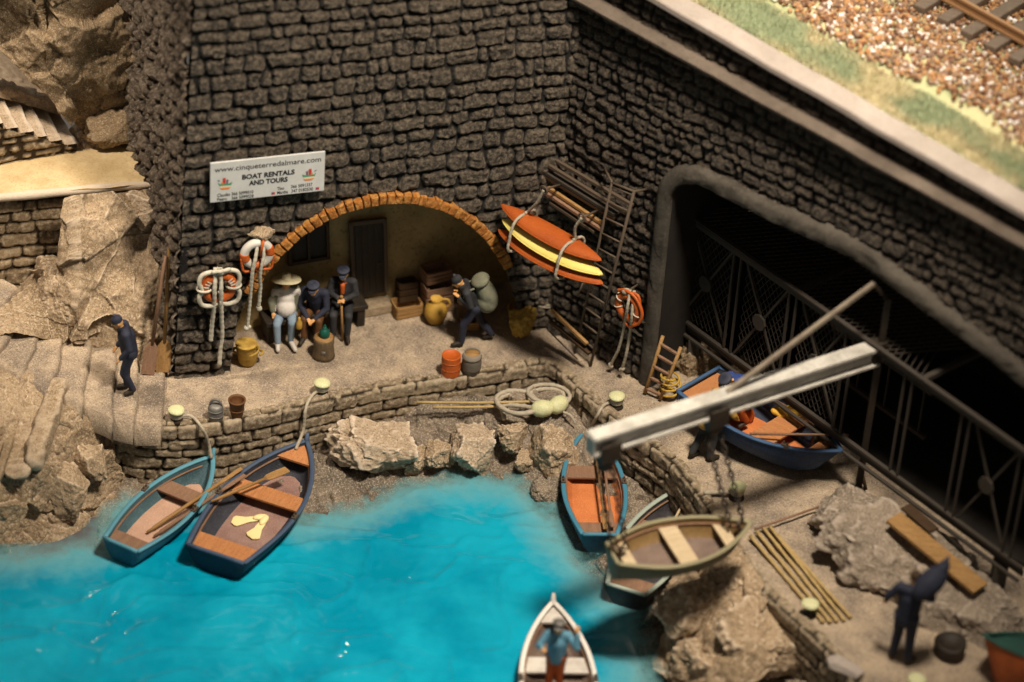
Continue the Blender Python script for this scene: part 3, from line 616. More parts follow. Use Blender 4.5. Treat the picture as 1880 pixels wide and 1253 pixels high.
rock(165, 850, -.5, (.34, .3, .36), .4, 12, m_rock, 'small tan rock below the left end of the quay wall')
# hill between stairs and upper platform
sheet('hillside', [[T3(-80, 620, .95), T3(-80, 595, .98), T3(-80, 565, .98), T3(-80, 540, .95), T3(-80, 526, .9)],
                   [T3(30, 620, .85), T3(30, 590, .9), T3(30, 560, .95), T3(30, 535, .92), T3(30, 518, .88)],
                   [T3(92, 625, .60), T3(90, 595, .82), T3(92, 565, 1.02), T3(98, 530, 1.30), T3(104, 492, 1.62)],
                   [T3(130, 628, .52), T3(135, 580, 1.0), T3(145, 520, 1.5), T3(145, 440, 2.1), T3(138, 362, 2.66)],
                   [T3(170, 640, .38), T3(190, 600, .8), T3(215, 530, 1.35), T3(235, 430, 2.15), T3(235, 352, 2.68)],
                   [T3(230, 665, .16), T3(250, 620, .55), T3(270, 540, 1.2), T3(285, 430, 2.1), T3(290, 345, 2.68)],
                   [T3(285, 680, .0), T3(300, 620, .3), T3(308, 540, 1.0), T3(318, 430, 2.0), T3(330, 335, 2.66)]], m_rock, res=.034, amp=.05, fs=.62, famp=.42, seed=21, lin=True, kind='structure')
for i, (x, y, z, s, r, sd, tl, m, lb) in enumerate([
    (112, 520, 1.25, (.56, .42, .36), -.3, 43, (.2, 0), m_rock, 'broad tan boulder above the left steps'),
    (150, 560, 1.0, (.5, .34, .34), .2, 44, (0, 0), m_rock, 'low boulder at the top side of the steps'),
    (150, 440, 1.98, (.34, .36, .50), .5, 48, (0, .1), m_rock, 'craggy rock at the right end of the small brick wall'),
    (275, 385, 2.30, (.42, .40, .34), .8, 45, (0, .1), m_rockl, 'pale faceted rock under the platform edge beside the tower'),
    (296, 505, 1.05, (.22, .3, .5), .1, 47, (0, 0), m_rock, 'narrow rock beside the leaning oars')]):
    rock(x, y, z, s, r, sd, m, lb, tl, rough=.06, cut=8)
# platform
zp = 2.75
sheet('platform', [[T3(-160, 372, zp), T3(-160, 330, zp), T3(-160, 290, zp), T3(-160, 250, zp)], [T3(0, 362, zp), T3(0, 330, zp), T3(0, 300, zp), T3(0, 262, zp)], [T3(110, 352, zp), T3(110, 320, zp), T3(110, 282, zp), T3(110, 240, zp)],
                   [T3(220, 343, zp), T3(220, 310, zp), T3(220, 270, zp), T3(220, 225, zp)], [T3(300, 330, zp), T3(304, 300, zp), T3(300, 262, zp), T3(296, 225, zp)], [T3(330, 322, zp), T3(332, 300, zp), T3(330, 262, zp), T3(330, 225, zp)]], m_ochre, res=.06, amp=.015, seed=5, kind='structure')
g = MB(); pts = catm([T3(-120, 372, zp - .04), T3(0, 363, zp - .04), T3(120, 352, zp - .05), T3(220, 343, zp - .05), T3(285, 337, zp - .05), T3(312, 318, zp - .04)], 10)
rn = np.random.RandomState(3); g.tube(pts, .085 + .03 * vnoise(pts * 2.2, 4), 10, flat=1.0)
put('platform_edge', g, m_rockl, smooth=True, label='rough stone edging along the upper platform', cat='edging')
# left low brick wall under the platform
BA, BB = T3(-60, 528, .9), T3(132, 514, .9); BA = np.array(BA); bd = (BB - BA); Lb = np.linalg.norm(bd); bd /= Lb; bn = np.array([bd[1], -bd[0], 0])
def mapB(u, v): t = v / 1.85; P_ = BA + bd * (u * (1 + 0 * t))[..., None] + AZ * v[..., None] + bn * (.04 * np.cos(u * 2))[..., None] - bn * (.08 * v)[..., None]; return P_, bn * np.ones_like(P_)
stone_wall('brick_wall', mapB, 0, Lb + .1, -.6, 1.84, .026, .24, .52, .06, 51, m_tanw, so=dict(joint=.012, bev=.05, wob=.025), label='small tan brick wall supporting the upper platform', cat='wall')
# upper stair: wall and steps
UA, UB = T3(-90, 318, zp), T3(152, 276, zp); ud = (UB - UA); Lu = np.linalg.norm(ud); ud /= Lu; un = np.array([ud[1], -ud[0], 0])
def mapU(u, v): P_ = UA + ud * u[..., None] + AZ * v[..., None] + un * 0; return P_, un * np.ones_like(P_)
stone_wall('stair_wall', mapU, 0, Lu, -.1, 2.2, .03, .17, .5, .07, 52, m_tanw, hole=lambda u, v: v > (Lu - u) * .52 + .04, label='triangular brick wall under the upper flight of steps', cat='wall')
ust = thing('stone_steps', 'upper flight of pale steps rising left behind the platform', 'stairs', UB)
for k in range(11):
    uu = Lu - .10 - k * .25; z0 = .13 * (k + 1) + .03; c0 = UA + ud * uu + AZ * z0; I, J = np.meshgrid(np.linspace(0, 1, 20), np.linspace(0, 1, 8), indexing='ij')
    G = c0 - un * (I * 1.2 + .0)[..., None] - ud * (J * .34)[..., None]; G[..., 2] += .02 * fbm(G * 4, 3, 7 + k); G = G + ud * (.03 * vnoise(G * 3, k) * (1 - J))[..., None]
    bt = G[:, :1].copy(); bt[..., 2] -= .2; G = np.concatenate([bt, G], 1); put('step', (G.reshape(-1, 3), grid_faces(20, 9)), m_rockl, ust, smooth=True)
PC = [[UB + ud * (.25 - L_) - un * o_ + AZ * (.54 * L_ + h_) for o_, h_ in ((.88, .0), (.92, .20), (1.05, .24), (1.25, .12), (1.6, -.02), (2.1, -.2), (4.2, -.1))] for L_ in (0, .5, 1, 1.6, 2.2, 3, 3.8)]
sheet('parapet', PC, m_rockl, res=.04, amp=.035, fs=2, famp=.08, seed=66, parent=ust)
# cliff above the platform
sheet('cliff', [[T3(-160, 80, 4.9), T3(-160, 40, 5.2), T3(-160, 0, 5.8), T3(-160, -80, 6.6)],
                [T3(-10, 80, 4.75), T3(0, 35, 5.2), T3(0, -20, 5.8), T3(0, -90, 6.6)],
                [T3(80, 165, 3.95), T3(85, 100, 4.7), T3(70, 0, 5.7), T3(70, -80, 6.6)],
                [T3(150, 240, 3.0), T3(150, 150, 4.0), T3(140, 20, 5.4), T3(140, -80, 6.5)],
                [T3(215, 262, 2.72), T3(215, 170, 3.7), T3(205, 60, 4.9), T3(205, -80, 6.3)],
                [T3(262, 268, 2.7), T3(262, 180, 3.6), T3(256, 60, 4.8), T3(250, -80, 6.2)],
                [T3(300, 272, 2.7), T3(296, 190, 3.6), T3(290, 60, 4.8), T3(286, -80, 6.2)]], m_rockd, res=.036, amp=.05, fs=.62, famp=.42, seed=64, lin=True, kind='structure')
rock(168, 258, 2.72, (.40, .34, .26), .6, 65, m_rockl, 'pale low rock at the foot of the upper steps', rough=.07)
rock(225, 235, 3.1, (.55, .3, .3), .2, 63, m_rockd, 'brown rock at the foot of the cliff by the platform', rough=.07)

# ================================================================== SHORE AND WATER
ZW = -1.12; m_grock = M('grey_rock', (.27, .215, .16), (.14, .11, .08), .9, 1.1, .40, .62, 1.0, 11, grain=(.07, .055, .04), gs=14, edge=(.44, .37, .30), speck=((.05, .038, .028), (.60, .52, .42)))
sheet('shore', [[T3(180, 840, -1.12), T3(200, 900, -1.17), T3(180, 960, -1.35), T3(150, 1080, -1.7)],
                [T3(330, 820, -1.12), T3(330, 880, -1.14), T3(330, 960, -1.3), T3(330, 1080, -1.7)],
                [T3(480, 800, -1.10), T3(500, 850, -1.10), T3(500, 930, -1.2), T3(500, 1080, -1.7)],
                [T3(600, 760, -.85), T3(600, 830, -.98), T3(590, 920, -1.13), T3(600, 1020, -1.6)],
                [T3(690, 735, -.55), T3(690, 800, -.9), T3(690, 890, -1.12), T3(700, 1000, -1.6)],
                [T3(790, 730, -.42), T3(790, 790, -.72), T3(790, 860, -1.14), T3(800, 980, -1.6)],
                [T3(900, 728, -.35), T3(900, 780, -.6), T3(900, 860, -1.14), T3(900, 980, -1.6)],
                [T3(990, 722, -.32), T3(985, 775, -.45), T3(980, 860, -1.0), T3(985, 960, -1.5)],
                [T3(1050, 745, -.40), T3(1040, 800, -.6), T3(1030, 890, -1.05), T3(1030, 1000, -1.5)],
                [T3(1130, 850, -.8), T3(1110, 890, -1.0), T3(1090, 960, -1.12), T3(1080, 1050, -1.5)],
                [T3(1220, 930, -1.0), T3(1200, 980, -1.05), T3(1170, 1050, -1.12), T3(1150, 1140, -1.5)],
                [T3(1310, 1020, -.9), T3(1290, 1090, -1.05), T3(1220, 1150, -1.15), T3(1180, 1260, -1.6)],
                [T3(1450, 1200, -1.0), T3(1380, 1260, -1.1), T3(1300, 1290, -1.3), T3(1230, 1330, -1.6)],
                [T3(1560, 1330, -1.0), T3(1480, 1360, -1.1), T3(1400, 1400, -1.3), T3(1300, 1440, -1.6)]], m_sand, res=.034, amp=.06, fs=1.7, famp=.17, seed=71, kind='structure')
shore = np.array([at(x, y, ZW) for x, y in [(-600, 1000), (-200, 1015), (0, 1003), (60, 1000), (110, 990), (160, 985), (185, 930), (230, 905), (330, 905), (450, 905), (560, 935), (600, 930), (650, 915), (700, 895), (760, 872), (830, 858), (900, 865), (960, 868), (1000, 900), (1040, 950), (1070, 990), (1110, 1050), (1150, 1090), (1190, 1115), (1200, 1170), (1215, 1253), (1240, 1400)]])[:, :2]
poly = np.vstack([shore, [at(1240, 1600, ZW)[:2]], [at(-700, 1600, ZW)[:2]]])
xs, ys = np.arange(-13, 4.6, .055), np.arange(-13.5, 1.2, .055); X_, Y_ = np.meshgrid(xs, ys, indexing='ij')
ins = np.zeros(X_.shape, bool)
for i in range(len(poly)):
    a, b = poly[i], poly[(i + 1) % len(poly)]
    c = ((a[1] > Y_) != (b[1] > Y_)); xi = (b[0] - a[0]) * (Y_ - a[1]) / (b[1] - a[1] + 1e-12) + a[0]; ins ^= c & (X_ < xi)
dm = np.full(X_.shape, 1e9)
for i in range(len(shore) - 1):
    a, b = shore[i], shore[i + 1]; ab = b - a; t = np.clip(((X_ - a[0]) * ab[0] + (Y_ - a[1]) * ab[1]) / (ab @ ab), 0, 1); dm = np.minimum(dm, np.hypot(X_ - a[0] - t * ab[0], Y_ - a[1] - t * ab[1]))
sd = np.where(ins, dm, -dm); PW = np.stack([X_, Y_, X_ * 0], -1)
wpn = PW + .45 * np.stack([fbm(PW * .8, 2, 91), fbm(PW * .8 + 9, 2, 92), X_ * 0], -1)
rid = (1 - np.abs(vnoise(wpn * np.array([1.1, 1.9, 1]), 93))) ** 5 ; rid2 = (1 - np.abs(vnoise(wpn * np.array([2.3, 3.6, 1]) + 4, 94))) ** 4
hz = (.058 * rid ** 1.6 + .024 * rid2 ** 1.5 + .018 * fbm(PW * 1.6, 3, 95)) * sst(-.3, 1.0, sd)
hz += .012 * np.exp(-((sd - .02) / .10) ** 2) * (1 + fbm(PW * 6, 2, 96)) + .002 * vnoise(PW * 7, 97)
Gw = np.stack([X_, Y_, ZW + hz], -1)
m_w, nt, b = _nt('sea_resin'); out = nt.nodes['Material Output']; tc = N(nt, 'ShaderNodeTexCoord').outputs['Object']
dp = N(nt, 'ShaderNodeAttribute', attribute_name='depth').outputs['Fac']
n1 = noise_n(nt, .55, 5, .6, tc).outputs[0]; n2 = noise_n(nt, 2.2, 6, .7, tc).outputs[0]
mm = N(nt, 'ShaderNodeMath', operation='MULTIPLY_ADD'); nt.links.new(n2, mm.inputs[0]); mm.inputs[1].default_value = .9; nt.links.new(dp, mm.inputs[2])
fac = rmp(nt, mm.outputs[0], .36, .90); fac2 = rmp(nt, mm.outputs[0], .62, 1.5)
deep = mx(nt, rmp(nt, n1, .42, .62), (.005, .325, .47), (.0, .235, .37)); colw = mx(nt, fac2, (.15, .34, .36), deep)
nt.links.new(colw, b.inputs['Base Color']); b.inputs['Roughness'].default_value = .09; b.inputs['IOR'].default_value = 1.45; b.inputs['Specular IOR Level'].default_value = .5
tr_ = N(nt, 'ShaderNodeBsdfTransparent'); gl = N(nt, 'ShaderNodeBsdfGlossy'); gl.inputs['Roughness'].default_value = .08
fr = N(nt, 'ShaderNodeFresnel'); fr.inputs[0].default_value = 1.4; ms = N(nt, 'ShaderNodeMixShader'); nt.links.new(fr.outputs[0], ms.inputs[0]); nt.links.new(tr_.outputs[0], ms.inputs[1]); nt.links.new(gl.outputs[0], ms.inputs[2])
ms2 = N(nt, 'ShaderNodeMixShader'); nt.links.new(fac, ms2.inputs[0]); nt.links.new(ms.outputs[0], ms2.inputs[1]); nt.links.new(b.outputs[0], ms2.inputs[2]); nt.links.new(ms2.outputs[0], out.inputs[0])
bmp = N(nt, 'ShaderNodeBump'); bmp.inputs['Strength'].default_value = .15; bmp.inputs['Distance'].default_value = .03; nt.links.new(noise_n(nt, 5, 3, .5, tc).outputs[0], bmp.inputs['Height'])
for q in (b, gl): nt.links.new(bmp.outputs[0], q.inputs['Normal'])
keep = sd > -1.6
Vx, Fc, at_ = strip_unused(Gw.reshape(-1, 3), grid_faces(len(xs), len(ys), keep), dict(depth=sd))
put('water', (Vx, Fc), m_w, smooth=True, kind='structure', attrs=at_)
sheet('rocky_point', [[T3(1300, 935, -.1), T3(1275, 975, -.5), T3(1248, 1010, -.9), T3(1225, 1045, -1.3)], [T3(1350, 1000, .06), T3(1310, 1040, -.15), T3(1262, 1085, -.6), T3(1212, 1130, -1.3)],
      [T3(1392, 1055, .08), T3(1350, 1100, -.08), T3(1288, 1150, -.5), T3(1210, 1195, -1.3)], [T3(1418, 1095, .03), T3(1385, 1155, -.15), T3(1315, 1215, -.6), T3(1235, 1275, -1.3)], [T3(1440, 1140, -.35), T3(1420, 1215, -.6), T3(1350, 1285, -.9), T3(1270, 1345, -1.4)]], m_rock, res=.036, amp=.07, fs=1.0, famp=.30, seed=81, kind='structure')
# rocks in the rubble below the wall
for a in [
    (702, 822, -.72, (.78, .50, .42), -.1, 101, m_rockl, 'largest craggy rock under the curving quay wall', (0, .1)),
    (760, 850, -1.0, (.30, .24, .26), .7, 102, m_rock, 'low rock at the foot of the largest crag', (0, 0)),
    (803, 832, -.85, (.26, .30, .26), .5, 103, m_rock, 'dark wedge rock between the two big rocks', (.2, .2)),
    (872, 822, -.72, (.42, .42, .42), .1, 104, m_rockl, 'pale block of rock with a sloping flat top at the water edge', (-.3, 0)),
    (943, 800, -.62, (.24, .24, .26), .3, 105, m_rock, 'small square rock below the rope coil', (0, 0)),
    (962, 850, -.95, (.20, .2, .2), .3, 106, m_rock, 'low round rock beside the tall rock', (0, 0)),
    (1012, 838, -.78, (.40, .36, .50), .2, 107, m_rock, 'tall rock below the two lime floats', (.1, .1)),
    (1005, 905, -1.1, (.24, .3, .2), .2, 108, m_sand, 'half sunk dark rock left of the orange lined boat', (0, 0)),
    (588, 880, -1.12, (.18, .2, .14), .2, 109, m_sand, 'small wet rock right of the dark blue boat', (0, 0)),
    (1285, 1130, -.75, (.72, .60, .62), .5, 111, m_rock, 'large blurred boulder under the hanging boat', (0, .1)),
    (1392, 1190, -.8, (.70, .58, .78), .2, 112, m_rock, 'large boulder in front of the bamboo poles', (.1, 0)),
    (1300, 1225, -1.0, (.50, .5, .45), .8, 113, m_rock, 'dark boulder meeting the water below the hanging boat', (0, 0)),
    (1362, 1085, -.45, (.48, .45, .50), .2, 114, m_rock, 'rock at the quay edge behind the hanging boat', (0, 0)),
    (1580, 950, .10, (.85, .62, .50), .3, 115, m_grock, 'rounded grey rock at the bow of the beached blue boat', (0, .1)),
    (1645, 1035, .12, (1.15, .75, .60), -.5, 116, m_grock, 'long low rock left of the leaning brown plank', (0, .1)),
    (1780, 1125, .08, (1.0, .66, .50), -.5, 117, m_grock, 'broad low rock behind the man with the sack', (0, 0)),
    (1285, 665, .1, (.34, .26, .5), .3, 118, m_rockd, 'dark upright rock behind the ladder', (0, .1)),
    (1360, 700, .1, (.5, .3, .36), .3, 119, m_rockd, 'dark rock under the steel truss behind the beached boat', (0, 0))]:
    rock(a[0], a[1], a[2], a[3], a[4], a[5], a[6], a[7], a[8], rough=.085, cut=9)

# ================================================================== BOATS
def boat(label, bow, stern, zg, B, Hh, cols, name='rowing_boat', cat='boat', tr=.72, tp=.42, thw=((.05, .13, 'stern_seat'), (.62, .09, 'thwart')), deck=.0, post=True, group='rowing boats', floor_col=None, roll=0, locks=True, inner_rail=True, zdrop=0):
    bp, sp = np.array(at(*bow, zg)), np.array(at(*stern, zg)); v = bp - sp; L = float(np.linalg.norm(v)); v /= L; mid = (bp + sp) / 2
    rt = Matrix.Rotation(math.atan2(v[1], v[0]), 3, 'Z') @ Matrix.Rotation(roll, 3, 'X')
    root = thing(name, label, cat, (mid[0], mid[1], zg - Hh * 1.0), group=group, rot=rt)
    hullm, inm, railm, woodm, flm = cols
    def hb(t): return B / 2 * ((tr + (1 - tr) * math.sin(math.pi / 2 * min(t / tp, 1))) if t < tp else max(.012, (1 - ((t - tp) / (1 - tp)) ** 2.15)) ** .92)
    def zs(t): return Hh * (1 + .20 * max(0, (t - .45) / .55) ** 2 + .05 * max(0, (.3 - t) / .3))
    def zk(t): return Hh * .60 * max(0, (t - .72) / .28) ** 2.2 + .02
    def xx(t, q): return -L / 2 + L * t - (1 - q) * .16 * L * max(0, (t - .6) / .4) ** 2 * .6 + (1 - q) * .03 * (1 - t)
    def shell(ins, zin, nq=9, nt=30, t1=1.0):
        V = []
        for i in range(nt + 1):
            t = i / nt * t1; b, s, k = max(.006, hb(t) - ins), zs(t), zk(t) + zin
            for j in range(-nq, nq + 1):
                q = abs(j) / nq; y = b * math.sin(q * math.pi / 2) ** .80; z = k + (s - k) * (1 - math.cos(q * math.pi / 2)) ** .92; V.append((xx(t, q), math.copysign(y, j), z))
        K = 2 * nq + 1; return V, [(i * K + j, i * K + j + 1, (i + 1) * K + j + 1, (i + 1) * K + j) for i in range(nt) for j in range(K - 1)], K
    g = MB(); V, Fc, K = shell(0, 0); Fc = [f[::-1] for f in Fc]; g.add(V, Fc + [tuple(range(K))])
    g.tube([(xx(t, .1), 0, zk(t) - .005) for t in np.linspace(0, 1, 14)], .025, 6)
    ho = put('hull', g, hullm, root, smooth=True, world=False)
    V, Fc, K = shell(.045, .07, t1=.985); tri = []
    g = MB(); g.add(V, Fc + [tuple(range(K))[::-1]]); put('lining', g, inm, root, smooth=True, world=False)
    # floor boards
    zf = .19; F_ = []; ts = np.linspace(.03, .90, 14)
    for t in ts:
        k = zk(t) + .07; s = zs(t); fr = min(1, max(0, (zf - k) / (s - k))); q = math.acos(1 - fr ** (1 / .92)) / (math.pi / 2) if fr > 0 else 0; b = max(.01, (hb(t) - .045) * math.sin(q * math.pi / 2) ** .8); F_.append((xx(t, q), b))
    g = MB(); n_ = len(F_); V = [(x, b, zf) for x, b in F_] + [(x, -b, zf) for x, b in F_]; g.add(V, [(i, i + 1, n_ + i + 1, n_ + i)[::-1] for i in range(n_ - 1)])
    put('floor_boards', g, flm, root, world=False)
    # gunwale round both sides and the transom
    g = MB(); ts = np.linspace(0, 1, 34)
    for sg in (1, -1): g.tube([(xx(t, 1) + .004, sg * (hb(t) - .015), zs(t) + .006) for t in ts], .042, 8, flat=.6)
    g.tube([(xx(0, 1), y, zs(0) + .004) for y in np.linspace(-hb(0) + .015, hb(0) - .015, 6)], .034, 8)
    if post: g.tube([(L / 2 - .05, 0, zs(1) - .10), (L / 2 + .0, 0, zs(1) + .03), (L / 2 + .035, 0, zs(1) + .14)], [.05, .045, .028], 8)
    put('gunwale', g, railm, root, smooth=True, world=False)
    if inner_rail:
        g = MB()
        for sg in (1, -1): g.tube([(xx(t, .9), sg * (hb(t) - .058) * .985, zs(t) - .09) for t in np.linspace(.03, .93, 24)], .018, 6)
        put('stringer', g, m_woodb, root, smooth=True, world=False)
    for (t, w, nm) in thw:
        zz = zs(t) - .085; a = MB(); V = []
        for tt_ in (t, t + w):
            b = hb(tt_) - .05
            for zc in (zz, zz - .045):
                for y in (b, -b): V.append((xx(tt_, .85), y * .985, zc))
        a.add(V, [(0, 1, 5, 4), (2, 6, 7, 3), (0, 2, 3, 1), (4, 5, 7, 6), (0, 4, 6, 2), (1, 3, 7, 5)]); put(nm, a, woodm, root, world=False, bevel=.008)
    if deck:
        a = MB(); ts = np.linspace(1 - deck, .985, 8); V = [(xx(t, 1), (hb(t) - .035), zs(t) - .04) for t in ts] + [(xx(t, 1), -(hb(t) - .035), zs(t) - .04) for t in ts]
        n_ = len(ts); V += [(x, y, z - .04) for x, y, z in V]; Fc = [(i, n_ + i, n_ + i + 1, i + 1) for i in range(n_ - 1)] + [(0, 2 * n_, 3 * n_, n_)]; a.add(V, Fc); put('bow_deck', a, woodm, root, world=False)
    if locks:
        for sg in (1, -1):
            t = thw[-1][0] - .08 if len(thw) > 1 else .5; a = MB(); c = np.array((xx(t, 1), sg * (hb(t) - .01), zs(t) + .03)); a.box(c, (.14, .07, .05)); a.tube([c + (-.035, 0, .02), c + (-.035, 0, .075)], .014, 6); a.tube([c + (.035, 0, .02), c + (.035, 0, .075)], .014, 6)
            put('rowlock', a, m_iron, root, world=False, smooth=False)
    root['L'] = L; return root
def paint(n, c, c2=None, e=None, r=.6): return M(n, c, c2 or [x * .6 for x in c], r, 2.2, .38, .66, .5, 40, grain=[min(1, x * 1.5 + .05) for x in c], gs=48, edge=e, spec=.3, grain_amt=.55)
p_lb = paint('pale_blue_paint', (.03, .14, .20), (.02, .095, .14), (.10, .28, .36)); p_lbi = paint('faded_blue_paint', (.055, .11, .13), (.035, .075, .09))
p_db = paint('dark_blue_paint', (.010, .024, .050), (.007, .016, .032), (.06, .09, .15)); p_dbi = paint('navy_grey_paint', (.035, .038, .05), (.02, .022, .03))
p_tb = paint('teal_paint', (.02, .12, .19), (.012, .075, .125), (.06, .22, .32)); p_or = paint('orange_wood_paint', (.58, .19, .06), (.42, .13, .04))
p_gr = paint('grey_green_paint', (.22, .26, .22), (.15, .18, .15), (.36, .42, .36)); p_gri = paint('dark_grey_paint', (.06, .055, .06))
p_ol = paint('olive_paint', (.15, .13, .07), (.10, .085, .045), (.28, .25, .15)); p_oli = paint('ochre_wood_paint', (.22, .13, .045), (.14, .085, .03))
p_wh = paint('white_boat_paint', (.66, .61, .55), (.52, .47, .42), (.8, .76, .7)); p_whi = paint('stained_brown', (.20, .14, .11))
p_bl = paint('blue_paint', (.018, .045, .115), (.012, .03, .075), (.05, .11, .22)); p_bli = paint('dull_blue_paint', (.03, .045, .08))  # hull paint and the duller lining paint of the beached boat
f_pk = paint('pinkish_boards', (.50, .31, .22), (.38, .23, .16), r=.8); f_rd = paint('stained_boards', (.30, .19, .155), (.21, .115, .095), r=.8)
p_gn = paint('green_paint', (.03, .10, .08)); p_ro = paint('red_orange_paint', (.45, .10, .02))
ZG = ZW + .385
lb = boat('pale blue rowing boat moored by the quay wall with a bundle of oars', (391, 845), (222, 1003), ZG, 1.02, .44, (p_lb, p_lbi, p_lb, m_woodb, f_pk), tr=.66, thw=((.02, .12, 'stern_seat'), (.60, .12, 'thwart')))
db = boat('dark blue rowing boat with yellow flippers on its floor', (563, 818), (396, 1020), ZG + .04, 1.42, .50, (p_db, p_dbi, p_db, m_woodo, f_rd), tr=.74, thw=((.02, .13, 'stern_seat'), (.52, .11, 'thwart')), deck=.15)
ob = boat('teal rowing boat with an orange interior at the centre of the quay', (1079, 792), (1101, 984), ZG, 1.06, .44, (p_tb, p_or, p_tb, m_woodb, p_or), tr=.56, thw=((.02, .13, 'stern_seat'), (.58, .12, 'thwart')))
gb = boat('grey green rowing boat afloat beneath the hanging boat', (1258, 900), (1150, 1085), ZG - .02, 1.10, .46, (p_gri, p_gri, p_gr, m_woodb, p_gri), tr=.62, thw=((.02, .13, 'stern_seat'), (.55, .12, 'thwart')))
hb_ = boat('olive and tan boat hanging from the crane chains', (1378, 968), (1124, 1020), 1.05, 1.12, .46, (p_ol, p_oli, p_ol, m_woodp, p_whi), tr=.46, thw=((.06, .08, 'stern_seat'), (.42, .13, 'thwart'), (.78, .09, 'bow_seat')), post=False, locks=False)
wb = boat('small white rowing boat at the bottom carrying a standing rower', (1015, 1112), (1034, 1372), ZG, 1.18, .44, (p_wh, p_whi, p_wh, m_white, p_whi), tr=.66, thw=((.06, .12, 'stern_seat'), (.54, .11, 'thwart')), deck=.13)
bb = boat('blue boat beached on the quay in front of the steel truss', (1537, 842), (1278, 702), .62, 1.50, .60, (p_bl, p_bli, p_bl, m_woodo, p_or), tr=.80, thw=((.0, .24, 'stern_seat'), (.50, .15, 'thwart'), (.83, .07, 'bow_seat')), post=False, roll=-.10)
rbt = boat('orange red boat with a green rail cut off by the lower right corner', (1812, 1205), (2010, 1215), .70, 1.9, .72, (p_ro, p_gn, p_gn, p_gn, p_gn), post=False, locks=False, deck=.8, roll=.5)
m_tarp = M('brown_board', (.42, .17, .075), (.28, .11, .05), .85, 4, bst=.3, grain=(.6, .3, .15))

def oar(label, a, b, mat, L=None, blade=.34, w=.13, group='oars', world_up=(0, 0, 1), name='oar', r=.022):
    """shaft from a to b, blade at b"""
    a, b = np.array(a, float), np.array(b, float); L = np.linalg.norm(b - a); x = (b - a) / L; y = np.cross(world_up, x); y /= np.linalg.norm(y); z = np.cross(x, y); R_ = Matrix([[x[i], y[i], z[i]] for i in range(3)])
    root = thing(name, label, 'oar', a, rot=R_, group=group); g = MB(); g.tube([(0, 0, 0), (.12, 0, 0), (.14, 0, 0), (L - blade * .9, 0, 0)], [r * .8, r * .8, r * 1.15, r], 8); put('shaft', g, mat, root, world=False, smooth=True)
    g = MB(); o = [(L - blade, .02), (L - blade * .8, w / 2 * .9), (L - blade * .5, w / 2), (L - .01, w / 2 * .92), (L, w / 2 * .8)]; g.prism([(p, q) for p, q in o] + [(p, -q) for p, q in o[::-1]], .022, O=(0, 0, -.011)); put('blade', g, mat, root, world=False, bevel=.006); return root
zz = ZG + .06
oar('long brown oar lying across the pale blue boat, the outer one', at(270, 978, ZG - .2), at(444, 860, zz + .10), m_wood, blade=.5, w=.08, r=.030)
oar('long brown oar lying beside its twin across the pale blue boat', at(283, 985, ZG - .2), at(450, 872, zz + .10), m_woodb, blade=.5, w=.08, r=.030)
oar('ochre oar with a broad blade resting on the thwart of the dark blue boat', at(388, 921, zz + .08), at(528, 862, zz + .06), m_wood, blade=.48, w=.17, r=.026)
oar('brown oar in the orange lined boat, left one of the pair', at(1090, 800, zz), at(1112, 972, zz - .02), m_wood, blade=.45, w=.09)
oar('brown oar in the orange lined boat, right one of the pair', at(1103, 806, zz), at(1124, 968, zz - .02), m_woodb, blade=.45, w=.09)
oar('tan oar in the grey green boat nearest its bow', at(1266, 902, zz + .04), at(1222, 985, zz - .1), m_woodp, blade=.4, w=.09)
oar('tall brown paddle leaning on the rock beside the tower corner, right one', at(312, 441, 2.5), at(299, 684, .12), m_wood, blade=.62, w=.26, group='paddles leaning beside the tower', world_up=(.3, -1, 0), r=.032)
oar('tall dark brown paddle leaning on the rock beside the tower corner, left one', at(304, 470, 2.25), at(271, 688, .15), m_woodb, blade=.62, w=.24, group='paddles leaning beside the tower', world_up=(.15, -1, 0), r=.032)
# flippers
def flip(label, px, py, ang, zf):
    c = np.array(at(px, py, zf)); t = thing('flipper', label, 'flipper', c, rz=ang, group='yellow flippers'); t.scale = (1.3, 1.3, 1.3); g = MB()
    o = [(-.02, .035), (.08, .045), (.18, .05), (.34, .10), (.37, .08), (.40, .02)]; q = [(-.02, -.035), (.08, -.05), (.2, -.055), (.32, -.10), (.36, -.07)]
    g.prism(o + q[::-1], .02); put('blade', g, m_fl, t, world=False, bevel=.006); g = MB(); g.ell((.02, 0, .03), (.10, .05, .035)); put('foot_pocket', g, m_fl, t, world=False, smooth=True)
m_fl = M('pale_yellow_rubber', (.86, .74, .38), (.80, .66, .30), .6, 4, bst=.1)
zfl = ZG + .04 - .5 + .20
flip('pale yellow flipper on the dark blue boat floor, pointing left', 481, 953, math.radians(196), zfl); flip('pale yellow flipper on the dark blue boat floor, pointing toward the stern', 486, 957, math.radians(250), zfl + .005)

